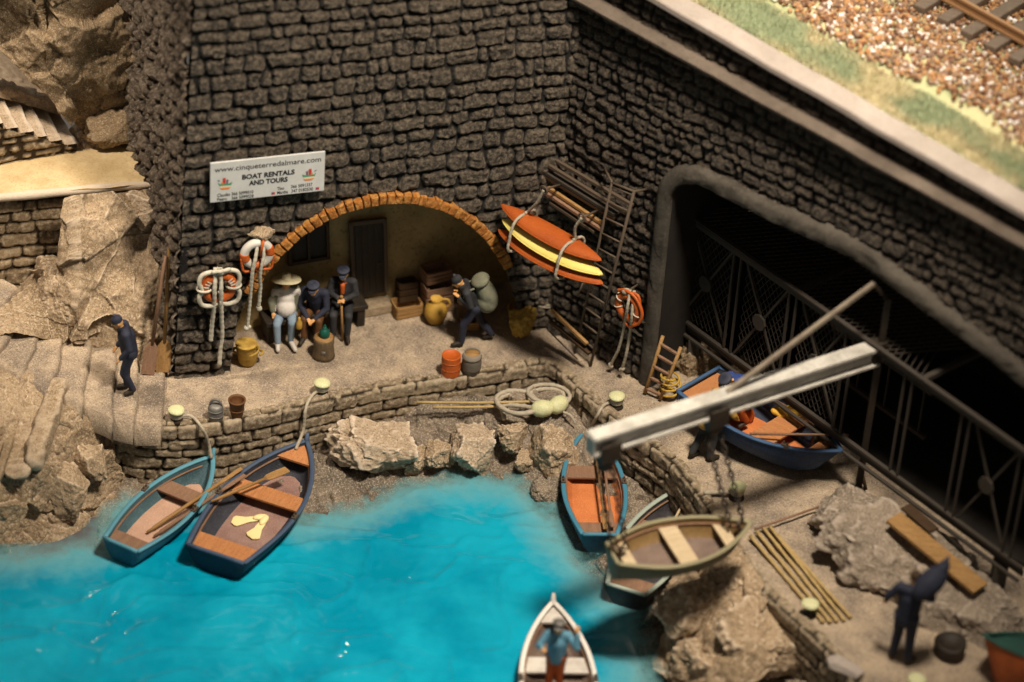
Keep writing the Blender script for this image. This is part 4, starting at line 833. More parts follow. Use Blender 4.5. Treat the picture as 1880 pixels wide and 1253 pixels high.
# ================================================================== FIGURES
def person(label, loc, rz, J=None, top=m_navy, bot=m_navy, shoe=None, hat=None, hatm=None, hair=None, s=1.0, scarf=None, extra=None, bulge=0, cuff=True, headlean=(0, 0), group=None, tin=None):
    j = dict(pel=(0, 0, .92), chest=(0, 0, 1.24), neck=(.0, 0, 1.44), head=(.025, 0, 1.585), shl=(0, .185, 1.38), shr=(0, -.185, 1.38), ell=(-.02, .25, 1.12), elr=(-.02, -.25, 1.12), hal=(.07, .25, .90), har=(.07, -.25, .90),
             hil=(0, .09, .90), hir=(0, -.09, .90), knl=(.02, .10, .50), knr=(.02, -.10, .50), anl=(0, .10, .08), anr=(0, -.10, .08), tol=(.16, .12, .04), tor=(.16, -.12, .04))
    if J: j.update(J)
    j = {k: np.array(v, float) for k, v in j.items()}; t = thing('person', label, 'person', loc, rz, group=group); t.scale = (s, s, s)
    hd, nk = j['head'], j['neck']; hx = np.array([math.cos(headlean[0]), 0, -math.sin(headlean[0])]); hy = np.array([0, 1.0, 0]); 
    cz, sz_ = math.cos(headlean[1]), math.sin(headlean[1]); hx, hy = hx * cz + hy * sz_, hy * cz - hx * sz_; hz_ = np.cross(hx, hy); HR = np.stack([hx, hy, hz_], 1)
    g = MB(); g.limb(j['pel'], j['chest'], .125, .135); g.limb(j['chest'], nk, .13, .055); g.limb(j['shl'], j['shr'], .06, .06); g.limb(nk, hd, .052, .052)
    g.ell(hd, (.095, .078, .118), HR); g.ell(hd + HR @ np.array([.035, 0, -.06]), (.06, .055, .055), HR); g.limb(hd + HR @ np.array([.09, 0, .015]), hd + HR @ np.array([.115, 0, -.022]), .012, .018)
    for sg in (1, -1): g.ell(hd + HR @ np.array([-.005, sg * .08, -.01]), (.022, .012, .032), HR)
    for a in 'lr':
        sh, el, ha = j['sh' + a], j['el' + a], j['ha' + a]; g.limb(sh, el, .05, .042); g.limb(el, ha, .042, .028); d = (ha - el) / np.linalg.norm(ha - el)
        sd_ = np.cross(d, (0, 0, 1)) ; sd_ = sd_ / (np.linalg.norm(sd_) + 1e-6); dn = np.cross(d, sd_); inw = np.array([0, -1.0 if a == 'l' else 1.0, 0])
        g.ell(ha + d * .05, (.05, .042, .026), np.stack([d, sd_, dn], 1))
        for k in range(4):
            b0 = ha + d * .085 + sd_ * (.030 - .020 * k); ln = (.055, .07, .065, .045)[k]; m1 = b0 + d * ln * .55; g.limb(b0 - d * .02, m1, .0115, .0105, 8); g.limb(m1, m1 + (d * .6 + dn * .8 * (1 if dn[2] < 0 else -1) + inw * .3) * ln * .55, .0105, .009, 8)
        g.limb(ha + d * .03 + inw * .03, ha + d * .075 + inw * .062, .014, .011, 8)
        g.limb(j['hi' + a], j['kn' + a], .085, .058); g.limb(j['kn' + a], j['an' + a], .056, .038); g.limb(j['an' + a] * (1, 1, 1), j['to' + a], .038, .03)
    put('body', remesh(g, .013, 1), m_skin, t, smooth=True, world=False)
    g = MB(); g.limb(j['shl'] * (1, .9, 1), j['shr'] * (1, .9, 1), .086, .086); g.limb(j['pel'] + (0, 0, -.06), j['chest'], .150, .160, 16); g.limb(j['chest'], nk - (0, 0, .03), .16, .085, 16)
    if bulge: g.ell((j['pel'] + j['chest']) / 2 + (.09 + bulge * .3, 0, -.02), (.13 + bulge, .16 + bulge * .5, .17))
    for sg, a in ((1, 'l'), (-1, 'r')): g.limb(j['shl' if a == 'l' else 'shr'], j['el' + a], .075, .062); g.limb(j['el' + a], j['el' + a] + (j['ha' + a] - j['el' + a]) * .92, .062, .050); g.limb(j['sh' + a], j['chest'], .075, .12); g.limb(j['pel'] + (0, sg * .06, -.04), j['chest'] + (0, sg * .07, 0), .11, .12)
    put('jacket', remesh(g, .018, 3), top, t, smooth=True, world=False)
    g = MB()
    for a in 'lr': g.limb(j['hi' + a], j['kn' + a], .105, .078); g.limb(j['kn' + a], j['an' + a] + (j['kn' + a] - j['an' + a]) * .08, .078, .060)
    g.limb(j['hil'], j['hir'], .115, .115); g.limb(j['pel'], j['pel'] + (0, 0, .05), .13, .135); put('trousers', remesh(g, .018, 3), bot, t, smooth=True, world=False)
    for a in 'lr': g = MB(); g.limb(j['an' + a], j['to' + a] + (0, 0, .005), .052, .042); g.box((j['an' + a] + j['to' + a]) / 2 * (1, 1, 0) + (0, 0, min(j['an' + a][2], .06) * .3), (.2, .09, .02)) if False else None; put('shoe', remesh(g, .015, 2), shoe or m_black, t, smooth=True, world=False)
    put('eyes', (lambda q: [q.ell(hd + HR @ np.array([.086, sg * .032, .012]), (.012, .012, .009), HR) for sg in (1, -1)] and q)(MB()), m_black, t, smooth=True, world=False)
    if hair is not None: g = MB(); g.ell(hd + HR @ np.array([-.018, 0, .03]), (.092, .086, .10), HR); put('hair', remesh(g, .014, 2), hair, t, smooth=True, world=False)
    if hat == 'beanie':
        g = MB(); g.ell(hd + HR @ np.array([-.012, 0, .055]), (.104, .092, .095), HR); g.lathe((0, 0, 0), [(.0, 0)], 4) if False else None; g.ell(hd + HR @ np.array([-.02, 0, .155]), (.035, .035, .03), HR); g.ell(hd + HR @ np.array([-.006, 0, .03]), (.110, .098, .04), HR)
        put('beanie', remesh(g, .012, 2), hatm, t, smooth=True, world=False)
    if hat == 'straw':
        prof = [(.0, .12), (.05, .125), (.085, .10), (.095, .03), (.11, .015), (.19, .03), (.275, .005), (.28, -.01), (.19, .015), (.10, -.004), (.0, .0)]
        g = MB(); g.lathe(hd + HR @ np.array([-.01, 0, .072]), prof, 30, HR, wob=.05, seed=2); put('straw_hat', g, hatm, t, smooth=True, world=False)
    if hat == 'cap':
        g = MB(); g.lathe(hd + HR @ np.array([-.008, 0, .05]), [(.0, -.01), (.095, -.01), (.098, .03), (.122, .055), (.115, .075), (.05, .09), (0, .092)], 24, HR); g.ell(hd + HR @ np.array([.10, 0, .045]), (.06, .07, .012), HR @ np.array(Matrix.Rotation(.25, 3, 'Y'))); put('cap', g, hatm, t, smooth=True, world=False)
    return t
cuR = math.radians
# 1 walking man on the steps
pz = .26; person('man in a navy beanie and jacket walking down the left steps', at(240, 720, pz), cuR(193), dict(chest=(.05, 0, 1.23), neck=(.13, 0, 1.42), head=(.20, 0, 1.54), shl=(.07, .18, 1.37), shr=(.07, -.18, 1.37), ell=(.02, .26, 1.12), elr=(.02, -.25, 1.10), hal=(.18, .22, .90), har=(.20, -.18, .90),
    knl=(.12, .10, .50), knr=(.06, -.09, .48), anl=(-.04, .10, .12), anr=(.06, -.10, .08), tol=(.10, .12, .05), tor=(.22, -.12, .04)), hat='beanie', hatm=m_navy, headlean=(.45, 0), s=.94)
# seated men and their bench
be = thing('bench', 'low dark bench against the wall under the three seated men', 'bench', at(560, 606)); ba, bb_ = np.array(at(482, 622)), np.array(at(668, 587)); bv = (bb_ - ba) / np.linalg.norm(bb_ - ba); bnn = np.array([bv[1], -bv[0], 0])
g = MB(); g.bar(ba + AZ * .40, bb_ + AZ * .40, .42, .09); put('seat', g, m_black, be, bevel=.015)
for f in (.06, .5, .94): g = MB(); c = ba + (bb_ - ba) * f; g.bar(c + bnn * .17 + AZ * .175, c - bnn * .17 + AZ * .175, .14, .35); put('leg', g, m_black, be, bevel=.01)
def sit(px, py, dy=0): return np.array(at(px, py))
SJ = dict(pel=(0, 0, .52), hil=(.02, .10, .50), hir=(.02, -.10, .50), knl=(.40, .14, .50), knr=(.40, -.14, .50), anl=(.42, .13, .09), anr=(.42, -.13, .09), tol=(.57, .16, .045), tor=(.57, -.16, .045), chest=(.0, 0, .86), neck=(.02, 0, 1.06), head=(.05, 0, 1.20), shl=(0, .19, 1.0), shr=(0, -.19, 1.0), ell=(-.02, .27, .76), elr=(-.02, -.27, .76), hal=(.16, .22, .60), har=(.16, -.22, .60))
def SJ_(**k): d = dict(SJ); d.update(k); return d
person('man in a wide straw hat and blue jeans seated at the left of the bench', sit(524, 614), cuR(-82), SJ_(ell=(-.10, .27, .78), hal=(.02, .25, .58), elr=(.0, -.27, .76), har=(.12, -.24, .60), knl=(.38, .10, .52), knr=(.40, -.18, .50), anl=(.34, .08, .09), anr=(.46, -.16, .12)), top=m_shirt, bot=m_jean, shoe=m_white, hat='straw', hatm=m_hat, headlean=(-.22, 0), bulge=.05, group=None, s=.93)
w_ = bpy.data.objects['person.001']
for sg, e_, h_ in ((1, (-.10, .27, .78), (.02, .25, .58)), (-1, (0, -.27, .76), (.12, -.24, .60))):
    g = MB(); g.limb((-.02, sg * .17, 1.02), e_, .088, .075); g.limb(e_, np.array(e_) + (np.array(h_) - np.array(e_)) * .85, .075, .06); g.limb((-.03, sg * .11, .98), (-.03, sg * .14, .58), .12, .11); g.limb((-.04, sg * .05, .95), (-.04, sg * .05, .6), .13, .12)
    put('open_jacket', remesh(g, .018, 3), m_green, w_, smooth=True, world=False)
person('man in a dark cap bent forward with clasped hands in the middle of the bench', sit(580, 606), cuR(-98), SJ_(chest=(.10, 0, .82), neck=(.22, 0, .99), head=(.29, 0, 1.12), shl=(.14, .2, .97), shr=(.14, -.2, .97), ell=(.24, .25, .70), elr=(.24, -.25, .70), hal=(.42, .07, .55), har=(.42, -.07, .55)), top=m_navy, bot=m_brown, hat='cap', hatm=m_navy, headlean=(.22, 0), s=.93)
pc = person('man in a black coat and red scarf holding a cane, seated on the bench', sit(628, 598), cuR(-90), SJ_(neck=(.05, 0, 1.08), head=(.09, 0, 1.22), ell=(.10, .25, .80), elr=(.10, -.25, .80), hal=(.32, .05, .82), har=(.32, -.05, .83)), top=m_slate, bot=m_slate, hat='cap', hatm=m_navy, headlean=(.2, 0), s=.94)
g = MB(); g.limb((.16, 0, 1.02), (.17, 0, .86), .05, .04); g.lathe((.055, 0, 1.03), [(.07, -.02), (.09, 0), (.07, .03)], 16); put('scarf', g, m_orange, pc, world=False, smooth=True)
cpos = np.array(pc.matrix_basis @ Vector((.37, 0, .86))); cz = cpos.copy(); cz[2] = .01; cz[:2] += bnn[:2] * .10
g = MB(); g.tube([cz, cpos + AZ * .04], .022, 10); g.ell(cpos + AZ * .05, (.035, .035, .03)); put('cane', g, m_wood, smooth=True, label='straight tan cane under the hands of the man with the red scarf', cat='cane')
# walker
wk = at(868, 630); pwk = person('man in a knitted cap walking left under a big backpack', wk, cuR(187), dict(pel=(.0, 0, .86), hil=(.0, .09, .85), hir=(.0, -.09, .85), chest=(.12, 0, 1.14), neck=(.24, 0, 1.30), head=(.34, 0, 1.38), shl=(.18, .18, 1.24), shr=(.18, -.18, 1.24), ell=(.10, .24, 1.0), elr=(.14, -.24, 1.0), hal=(.30, .10, 1.10), har=(.30, -.08, 1.14),
    knl=(.20, .10, .48), anl=(.22, .10, .08), tol=(.38, .12, .04), knr=(-.12, -.10, .46), anr=(-.36, -.10, .12), tor=(-.22, -.12, .04)), top=m_slate, bot=m_navy, hat='beanie', hatm=m_slate, headlean=(.6, 0), s=.94)
bp_ = thing('backpack', 'large grey green backpack on the walking man under the arch', 'backpack', np.array(pwk.matrix_basis @ Vector((-.22, 0, .95)))); 
Rb = np.array(Matrix.Rotation(cuR(187), 3, 'Z') @ Matrix.Rotation(.42, 3, 'Y')); c = np.array(pwk.matrix_basis @ Vector((-.20, 0, 1.12)))
g = MB(); g.ell(c, (.17, .20, .34), Rb); g.ell(c - AZ * .16, (.19, .21, .22), Rb); put('bag', remesh(g, .02, 3), m_green, bp_, smooth=True)
g = MB(); g.ell(c + Rb @ np.array([.0, 0, .30]), (.17, .20, .09), Rb); put('flap', g, m_green, bp_, smooth=True)
for sg in (1, -1): g = MB(); g.tube(catm([c + Rb @ np.array(q) for q in [(.13, sg * .12, .26), (.30, sg * .14, .24), (.38, sg * .15, .05), (.20, sg * .14, -.16)]], 6), .02, 6); put('strap', g, m_green, bp_, smooth=True)
# man pushing the beached boat
person('man with a tan top and slate trousers leaning against the beached blue boat', at(1290, 842), cuR(38), dict(pel=(-.02, 0, .84), hil=(-.02, .09, .83), hir=(-.02, -.09, .83), chest=(.20, 0, 1.08), neck=(.36, 0, 1.20), head=(.48, 0, 1.27), shl=(.28, .18, 1.16), shr=(.28, -.18, 1.16), ell=(.34, .26, .93), elr=(.34, -.25, .93), hal=(.46, .20, .78), har=(.46, -.2, .78),
    knl=(.04, .11, .46), anl=(-.16, .11, .09), tol=(-.0, .13, .04), knr=(.10, -.10, .46), anr=(.04, -.12, .09), tor=(.2, -.14, .04)), top=m_clay, bot=m_slate, hair=m_woodd, headlean=(.5, 0))
person('man in dark blue with orange trousers stooping inside the beached blue boat', at(1358, 776, .30), cuR(215), dict(pel=(-.1, 0, .62), hil=(-.1, .09, .6), hir=(-.1, -.09, .6), chest=(.10, 0, .86), neck=(.26, 0, .95), head=(.38, 0, .98), shl=(.18, .18, .93), shr=(.18, -.18, .93), ell=(.25, .24, .68), elr=(.25, -.24, .68), hal=(.34, .15, .46), har=(.34, -.15, .46),
    knl=(.14, .12, .38), knr=(.14, -.12, .38), anl=(-.05, .11, .08), anr=(-.05, -.11, .08), tol=(.1, .13, .04), tor=(.1, -.13, .04)), top=paint('royal_blue_cloth', (.03, .06, .22)), bot=m_orange, hat='cap', hatm=m_navy, headlean=(.6, 0))
# man with the sack, lower right
ps = person('man in navy clothes carrying a dark sack on his shoulder near the lower right corner', at(1651, 1214), cuR(62), dict(chest=(.03, 0, 1.22), neck=(.08, 0, 1.42), head=(.14, .02, 1.54), elr=(.10, -.30, 1.30), har=(.16, -.20, 1.50), ell=(-.04, .32, 1.18), hal=(.06, .38, 1.0), anl=(0, .13, .08), anr=(0, -.13, .08), tol=(.15, .17, .04), tor=(.15, -.17, .04)), hair=m_woodd, headlean=(.3, 0), s=1.02)
sc_ = np.array(ps.matrix_basis @ Vector((.06, -.24, 1.62))); g = MB(); Rk = np.array(Matrix.Rotation(cuR(40), 3, 'Z') @ Matrix.Rotation(-.5, 3, 'Y')); g.ell(sc_, (.34, .19, .20), Rk); g.ell(sc_ + Rk @ np.array([.28, 0, .06]), (.14, .10, .10), Rk); g.limb(sc_ + Rk @ np.array([.3, 0, .08]), sc_ + Rk @ np.array([.44, 0, .16]), .07, .03)
put('sack', remesh(g, .022, 3), m_navy, smooth=True, label='dark sack carried on the shoulder of the man at lower right', cat='sack')
# rower
person('rower in a blue top and orange trousers standing in the white boat', at(1016, 1272, ZG - .27), cuR(-96), dict(chest=(.02, 0, 1.24), head=(.05, 0, 1.60), shl=(0, .19, 1.40), ell=(.14, .36, 1.26), hal=(.06, .34, 1.52), elr=(.12, -.32, 1.18), har=(.30, -.24, 1.28), knl=(.0, .08, .5), knr=(.04, -.09, .5)), top=m_blu if 'm_blu' in globals() else paint('sky_blue_cloth', (.12, .30, .42)), bot=m_orange, hat='cap', hatm=m_grey, headlean=(-.1, 0), s=.86)

# ================================================================== SIGN
S0, S1, S2, S3 = [onp(x, y, WA + nM * .21, nM) for x, y in ((381, 299), (592, 277), (594, 346), (386, 373))]
sX = (S1 - S0); SW = np.linalg.norm(sX); sX = sX / SW; sY = AZ - sX * (AZ @ sX); sY /= np.linalg.norm(sY); SH = .5 * ((S0 - S3) @ sY + (S1 - S2) @ sY); sO = S3 + sX * 0; sN = np.cross(sX, sY)
if sN @ nM < 0: sN = -sN
sign = thing('sign_board', 'white boat rentals sign board fixed on the dark stone tower wall', 'sign', sO)
m_sign = M('sign_white', (.62, .62, .60), (.54, .54, .52), .5, 3, bst=.05); m_ink = M('black_ink', (.012, .012, .014), (.01, .01, .01), .6, bst=0)
g = MB(); g.prism([(0, 0), (SW, 0), (SW, SH), (0, SH)], .035, sO - sN * .035, sX, sY); put('board', g, m_sign, sign, bevel=.006)
def text(s, x0, x1, y, h, bold=0.0, mat=None):
    cu = bpy.data.curves.new('t', 'FONT'); cu.body = s; cu.offset = bold; cu.size = 1; cu.resolution_u = 3; o = bpy.data.objects.new('t', cu); COL.objects.link(o); dg = bpy.context.evaluated_depsgraph_get()
    me = bpy.data.meshes.new_from_object(o.evaluated_get(dg)); bpy.data.objects.remove(o); n = len(me.vertices); V = np.empty(n * 3); me.vertices.foreach_get('co', V); V = V.reshape(-1, 3)
    cap = .70; V[:, 0] = (V[:, 0] - V[:, 0].min()) / (V[:, 0].max() - V[:, 0].min()); P_ = sO + sX * ((x0 + V[:, 0:1] * (x1 - x0)) * SW) + sY * ((y + V[:, 1:2] / cap * h) * SH) + sN * .004
    me.vertices.foreach_set('co', P_.ravel()); put('lettering', me, mat or m_ink, sign)
text('www.cinqueterredalmare.com', .035, .965, .765, .125, .006); text('BOAT RENTALS', .275, .735, .515, .115, .04); text('AND TOURS', .335, .675, .345, .115, .04)
text('Claudio 366 5099010', .06, .375, .135, .08, .012); text('Pietro', .06, .145, .03, .08, .012); text('366 5099028', .185, .378, .03, .08, .012)
text('Tino', .585, .645, .145, .08, .012); text('366 5091337', .705, .895, .16, .08, .012); text('Martha', .585, .68, .04, .08, .012); text('347 0182530', .71, .90, .045, .08, .012)
def ink(name, c): return M(name, c, c, .6, bst=0)
i_g, i_o, i_r, i_b, i_w, i_p = ink('ink_green', (.08, .30, .17)), ink('ink_orange', (.75, .25, .06)), ink('ink_red', (.50, .05, .04)), ink('ink_blue', (.08, .10, .25)), ink('ink_cream', (.72, .62, .45)), ink('ink_plum', (.20, .12, .14))
def logo(x, y, w, h, fl):
    e = thing_part('boat_emblem')
    f = lambda P_: [((x + (w * (1 - p) if fl else w * p)) * SW, (y + h * q) * SH) for p, q in P_]
    for k, (nm, mt, P_) in enumerate([('hull', i_g, [(.0, .55), (.08, .30), (.9, .30), (1, .60), (.85, .47), (.3, .44)]), ('stripe', i_w, [(.04, .30), (.12, .17), (.86, .17), (.93, .32)]), ('keel', i_o, [(.10, .17), (.25, .03), (.72, .03), (.88, .17)]),
                              ('crew', i_p, [(.30, .44), (.26, .75), (.42, .80), (.44, .46)]), ('funnel', i_r, [(.48, .47), (.46, .92), (.66, .92), (.68, .48)]), ('crew', i_o, [(.62, .45), (.66, .66), (.76, .60), (.74, .45)]), ('pennant', i_b, [(.86, .66), (.90, .78), (1.08, .82), (.92, .70)])]):
        P_ = f(P_); g = MB(); 
        if fl: P_ = P_[::-1]
        g.add([sO + sX * a + sY * b + sN * (.004 + .0006 * k) for a, b in P_], [tuple(range(len(P_)))]); put(nm, g, mt, e)
def thing_part(name):
    g = MB(); g.add([sO + sN * .001, sO + sN * .001 + sX * .001, sO + sN * .001 + sY * .001], [(0, 1, 2)]); return put(name, g, m_sign, sign)
logo(.065, .30, .125, .33, True); logo(.80, .30, .125, .33, False)
for fx, fy in ((.535, .045), (.925, .05)):
    g = MB(); q = lambda a, b, c, d, z: g.add([sO + sX * (p * SW) + sY * (r_ * SH) + sN * z for p, r_ in ((a, b), (c, b), (c, d), (a, d))], [(0, 1, 2, 3)]); q(fx, fy, fx + .030, fy + .06, .004)
    fo = put('small_flag', g, i_r, sign); g = MB(); q(fx, fy + .03, fx + .013, fy + .06, .0052); put('canton', g, i_b, fo)

# ================================================================== ROPES, BUOYS
def rope(pts, r=.022, n=8, seed=0, tw=.10):
    P_ = catm(pts, n); d = np.concatenate([[0], np.cumsum(np.linalg.norm(np.diff(P_, axis=0), axis=1))]); K = max(6, int(d[-1] / (r * .9))); q = np.linspace(0, d[-1], K); P2 = np.stack([np.interp(q, d, P_[:, i]) for i in range(3)], 1)
    g = MB(); P2 = P2 + .12 * r * np.stack([vnoise(P2 * 14, seed + i) for i in range(3)], 1); g.tube(P2, r * (1 + tw * np.sin(np.arange(K) * 1.9)), 8); return g
def knot(g, c, r): 
    rg = random.Random(int(abs(c[0]) * 999)); 
    for k in range(3): g.ell(np.array(c) + [rg.uniform(-.4, .4) * r for _ in range(3)], (r, r * .8, r * .9), nu=8, nv=6)
def buoy(label, cx, cy, p0, n, ux, Ro, rt, mat, kind, hook):
    """life ring hung on a wall; ux = direction along the wall"""
    c = onp(cx, cy, np.array(p0), n); t = thing('lifebuoy', label, 'lifebuoy', c, group='lifebuoys on the walls'); uy = AZ
    R_ = lambda a, r_, o=0: c + ux * (r_ * math.cos(a)) + uy * (r_ * math.sin(a)) + n * o
    g = MB(); g.tube([R_(a, Ro) for a in np.linspace(0, 2 * math.pi, 37)[:-1]], rt, 12, closed=True); put('ring', g, mat, t, smooth=True)
    if kind == 'white':
        for a0 in (12, 190, 280): g = MB(); g.tube([R_(math.radians(a0 + d), Ro) for d in np.linspace(-19, 19, 8)], rt * 1.06, 12); put('band', g, m_orange, t, smooth=True)
        g = rope([R_(math.radians(a), Ro + o, .03) for a, o in ((190, .06), (215, .10), (235, .16), (270, .08), (305, .16), (325, .10), (350, .06))], .022); put('grab_rope', g, m_orange, t, smooth=True)
    if kind == 'orange':
        P_ = []
        for k in range(4):
            for d, o in ((0, .07), (22, .15), (45, .20), (68, .15)): P_.append(R_(math.radians(k * 90 + d), Ro + o - .02, .04))
        q = catm(P_, 6, closed=True); g = MB(); g.tube(q, .040, 8, closed=True); put('grab_rope', g, m_ropew, t, smooth=True)
        for k in range(4): a = math.radians(k * 90); g = MB(); g.tube([R_(a, Ro + math.cos(b) * (rt + .045) + .01, math.sin(b) * (rt + .03)) for b in np.linspace(0, 2 * math.pi, 14)], .022, 6); put('lashing', g, m_ropew, t, smooth=True)
        for sg in (1, -1):
            for k in range(3): a = math.radians(90 + sg * (62 + (k - 1) * 13)); g = MB(); g.tube([R_(a + b * .05, Ro + .045 * math.cos(b * 3.1), rt * .98) for b in np.linspace(-1, 1, 7)], .008, 5); put('lettering_mark', g, m_ropew, t)
    if kind == 'horseshoe':
        for a0, o in ((60, .10), (-75, .09)):
            g = MB(); g.tube(catm([R_(math.radians(a0 + d), Ro + o_, .03) for d, o_ in ((-38, .0), (-22, o), (0, o + .07), (22, o), (38, .0))], 6), .028, 8); put('handle', g, m_orange, t, smooth=True)
        g = MB(); g.tube(catm([R_(math.radians(d), Ro + .12, .05) for d in (-60, -30, 10, 60, 100, 130)], 6), .030, 8); put('grab_rope', g, m_orange, t, smooth=True)
        for a0 in (-15, 200, 150): g = MB(); a = math.radians(a0); g.tube([R_(a, Ro + math.cos(b) * (rt + .01), math.sin(b) * (rt + .01)) for b in np.linspace(0, 2 * math.pi, 12)], .012, 6); put('lashing', g, m_ropew, t, smooth=True)
    return t, c
t1, c1 = buoy('orange lifebuoy wrapped in thick white rope on the tower wall', 402, 527, WA + nM * .26, nM, wm, .235, .078, m_orange, 'orange', None)
hk = onp(400, 486, WA + nM * .14, nM); g = MB(); g.tube([hk - nM * .1, hk + nM * .22, hk + nM * .22 + AZ * .06], .02, 8); put('hook', g, m_iron, t1, smooth=True)
g = rope([hk + nM * .2 - wm * .14 - AZ * .0, hk + nM * .25 + AZ * .03, hk + nM * .2 + wm * .16 + AZ * .02], .035); knot(g, hk + nM * .22, .06); put('lashing', g, m_ropew, t1, smooth=True)
oM = lambda x, y, o: onp(x, y, WA + nM * o, nM)
for P_ in ([(396, 492, .28), (394, 530, .36), (393, 562, .30), (389, 600, .22), (387, 626, .2)], [(404, 492, .28), (406, 530, .38), (406, 562, .32), (408, 610, .24), (405, 640, .22), (403, 671, .22)]): put('hanging_rope', rope([oM(*q) for q in P_], .036), m_ropew, t1, smooth=True)
t2, c2 = buoy('white lifebuoy with orange bands beside the left end of the brick arch', 472, 466, WA + nM * .24, nM, wm, .215, .075, m_white, 'white', None)
hk = oM(479, 430, .14); g = MB(); g.tube([hk - nM * .1, hk + nM * .18], .03, 8); put('hook', g, m_iron, t2, smooth=True)
put('hook_stone', boulder(hk + nM * .05 + AZ * .02, (.20, .13, .10), .3, 77, .08), m_rock, t2, smooth=True)
g = MB(); g.tube([hk + nM * .2, oM(478, 470, .34)], .022, 8); put('strap', g, m_orange, t2, smooth=True)
for P_ in ([(474, 436, .22), (470, 470, .34), (464, 498, .34), (460, 540, .26), (457, 575, .22), (454, 602, .22)], [(482, 436, .22), (484, 470, .34), (478, 500, .34), (478, 530, .26), (475, 566, .22)]): g = rope([oM(*q) for q in P_], .030); knot(g, oM(*P_[-1]), .05); put('hanging_rope', g, m_ropew, t2, smooth=True)
t3, c3 = buoy('all orange lifebuoy with moulded handles on the pillar of the wide opening', 1154, 563, WB + nR * .34, nR, wd_, .21, .07, m_orange, 'horseshoe', None)
oR = lambda x, y, o: onp(x, y, WB + nR * o, nR)
hk = oR(1160, 530, .2); g = MB(); g.tube([hk - nR * .15, hk + nR * .22], .02, 8); put('hook', g, m_iron, t3, smooth=True)
g = MB(); knot(g, hk + nR * .16, .07); put('lashing', g, m_rope, t3, smooth=True)
for P_ in ([(1157, 532, .36), (1152, 565, .46), (1146, 600, .34), (1136, 640, .3), (1121, 671, .26)], [(1164, 534, .32), (1160, 580, .42), (1156, 615, .3), (1150, 650, .3), (1142, 678, .26)]): g = rope([oR(*q) for q in P_], .026); knot(g, oR(*P_[-1]), .042); put('hanging_rope', g, m_rope, t3, smooth=True)

# ================================================================== BOLLARDS, MOORING LINES
def bollard(px, py, label, z=0):
    c = at(px, py, z); t = thing('bollard', label, 'bollard', c, group='bollards with lime caps'); g = MB(); g.lathe((0, 0, 0), [(.13, -.02), (.10, .03), (.075, .06), (.075, .17), (.09, .20)], 20); put('post', g, m_black, t, world=False, smooth=True)
    g = MB(); g.lathe((0, 0, .17), [(.06, .0), (.12, .012), (.145, .035), (.135, .06), (.085, .085), (.0, .09)], 24, wob=.05, seed=int(px)); put('cap', g, m_lime, t, world=False, smooth=True); return np.array(c)
b1 = bollard(324, 772, 'lime capped bollard at the left end of the quay, near the steps'); b2 = bollard(591, 722, 'lime capped bollard behind the dark blue boat'); b3 = bollard(1131, 746, 'lime capped bollard behind the orange lined boat')
b4 = bollard(1352, 912, 'lime capped bollard seen between the crane chains'); b5 = bollard(1485, 1128, 'lime capped bollard at the end of the bamboo poles'); b6 = bollard(1680, 1266, 'lime capped bollard cut off by the bottom edge')
def line(label, pts, r=.028, mat=None, ring=None, grp='mooring lines'):
    g = rope(pts, r)
    if ring is not None:
        for k in range(3): c = ring + AZ * (.10 + .03 * k); q = [c + np.array([math.cos(a), math.sin(a), 0]) * (.09 + .005 * k) for a in np.linspace(0, 6.28, 17)]; g.tube(q, r, 6)
    put('mooring_rope', g, mat or m_rope, smooth=True, label=label, cat='rope', group=grp)
line('mooring line from the leftmost bollard to the pale blue boat', [b1 + (.08, 0, .10), at(352, 765, .08), at(372, 788, .02), at(383, 815, -.35), at(388, 842, ZG + .12)], ring=b1)
line('mooring line from the second bollard to the bow deck of the dark blue boat', [b2 + (-.05, -.05, .09), at(572, 728, .06), at(561, 752, .0), at(557, 790, -.4), at(543, 826, ZG + .08)], ring=b2)
line('mooring line from the third bollard to the bow of the orange lined boat', [b3 + (-.05, 0, .10), at(1108, 745, .04), at(1096, 765, -.1), at(1082, 790, ZG + .12)], ring=b3)
line('mooring line from the fourth bollard to the bow of the grey green boat', [b4 + (-.05, 0, .10), at(1320, 905, .06), at(1290, 905, -.02), at(1262, 903, ZG + .1)], .034, ring=b4)
# rope coils and floats on the ledge under the wall
def coil(label, cx, cy, z, rx, ry, turns, r, mat, tail=None, nm='rope_coil', seed=1, grp='rope coils on the rubble'):
    c = np.array(at(cx, cy, z)); rg = np.random.RandomState(seed); P_ = []
    for k in range(turns * 12):
        a = k / 12 * 2 * math.pi; q = 1 + .12 * math.sin(a * .37 + seed) ; P_.append(c + np.array([math.cos(a) * rx * q + .03 * math.sin(a * 1.3), math.sin(a) * ry * q, .03 + .012 * k / 3 + .01 * math.sin(a * 2)]))
    if tail: P_ += [np.array(at(*q)) for q in tail]
    return put(nm, rope(P_, r, 5), mat, smooth=True, label=label, cat='rope', group=grp)
coil('left coil of pale rope hanging a tail over the rock', 949, 746, -.30, .34, .33, 2, .040, m_rope, [(925, 745, -.30), (926, 772, -.42)], seed=3); coil('right coil of pale rope beside the lime floats', 1006, 733, -.26, .31, .26, 2, .036, m_rope, [(1030, 748, -.3)], seed=5)
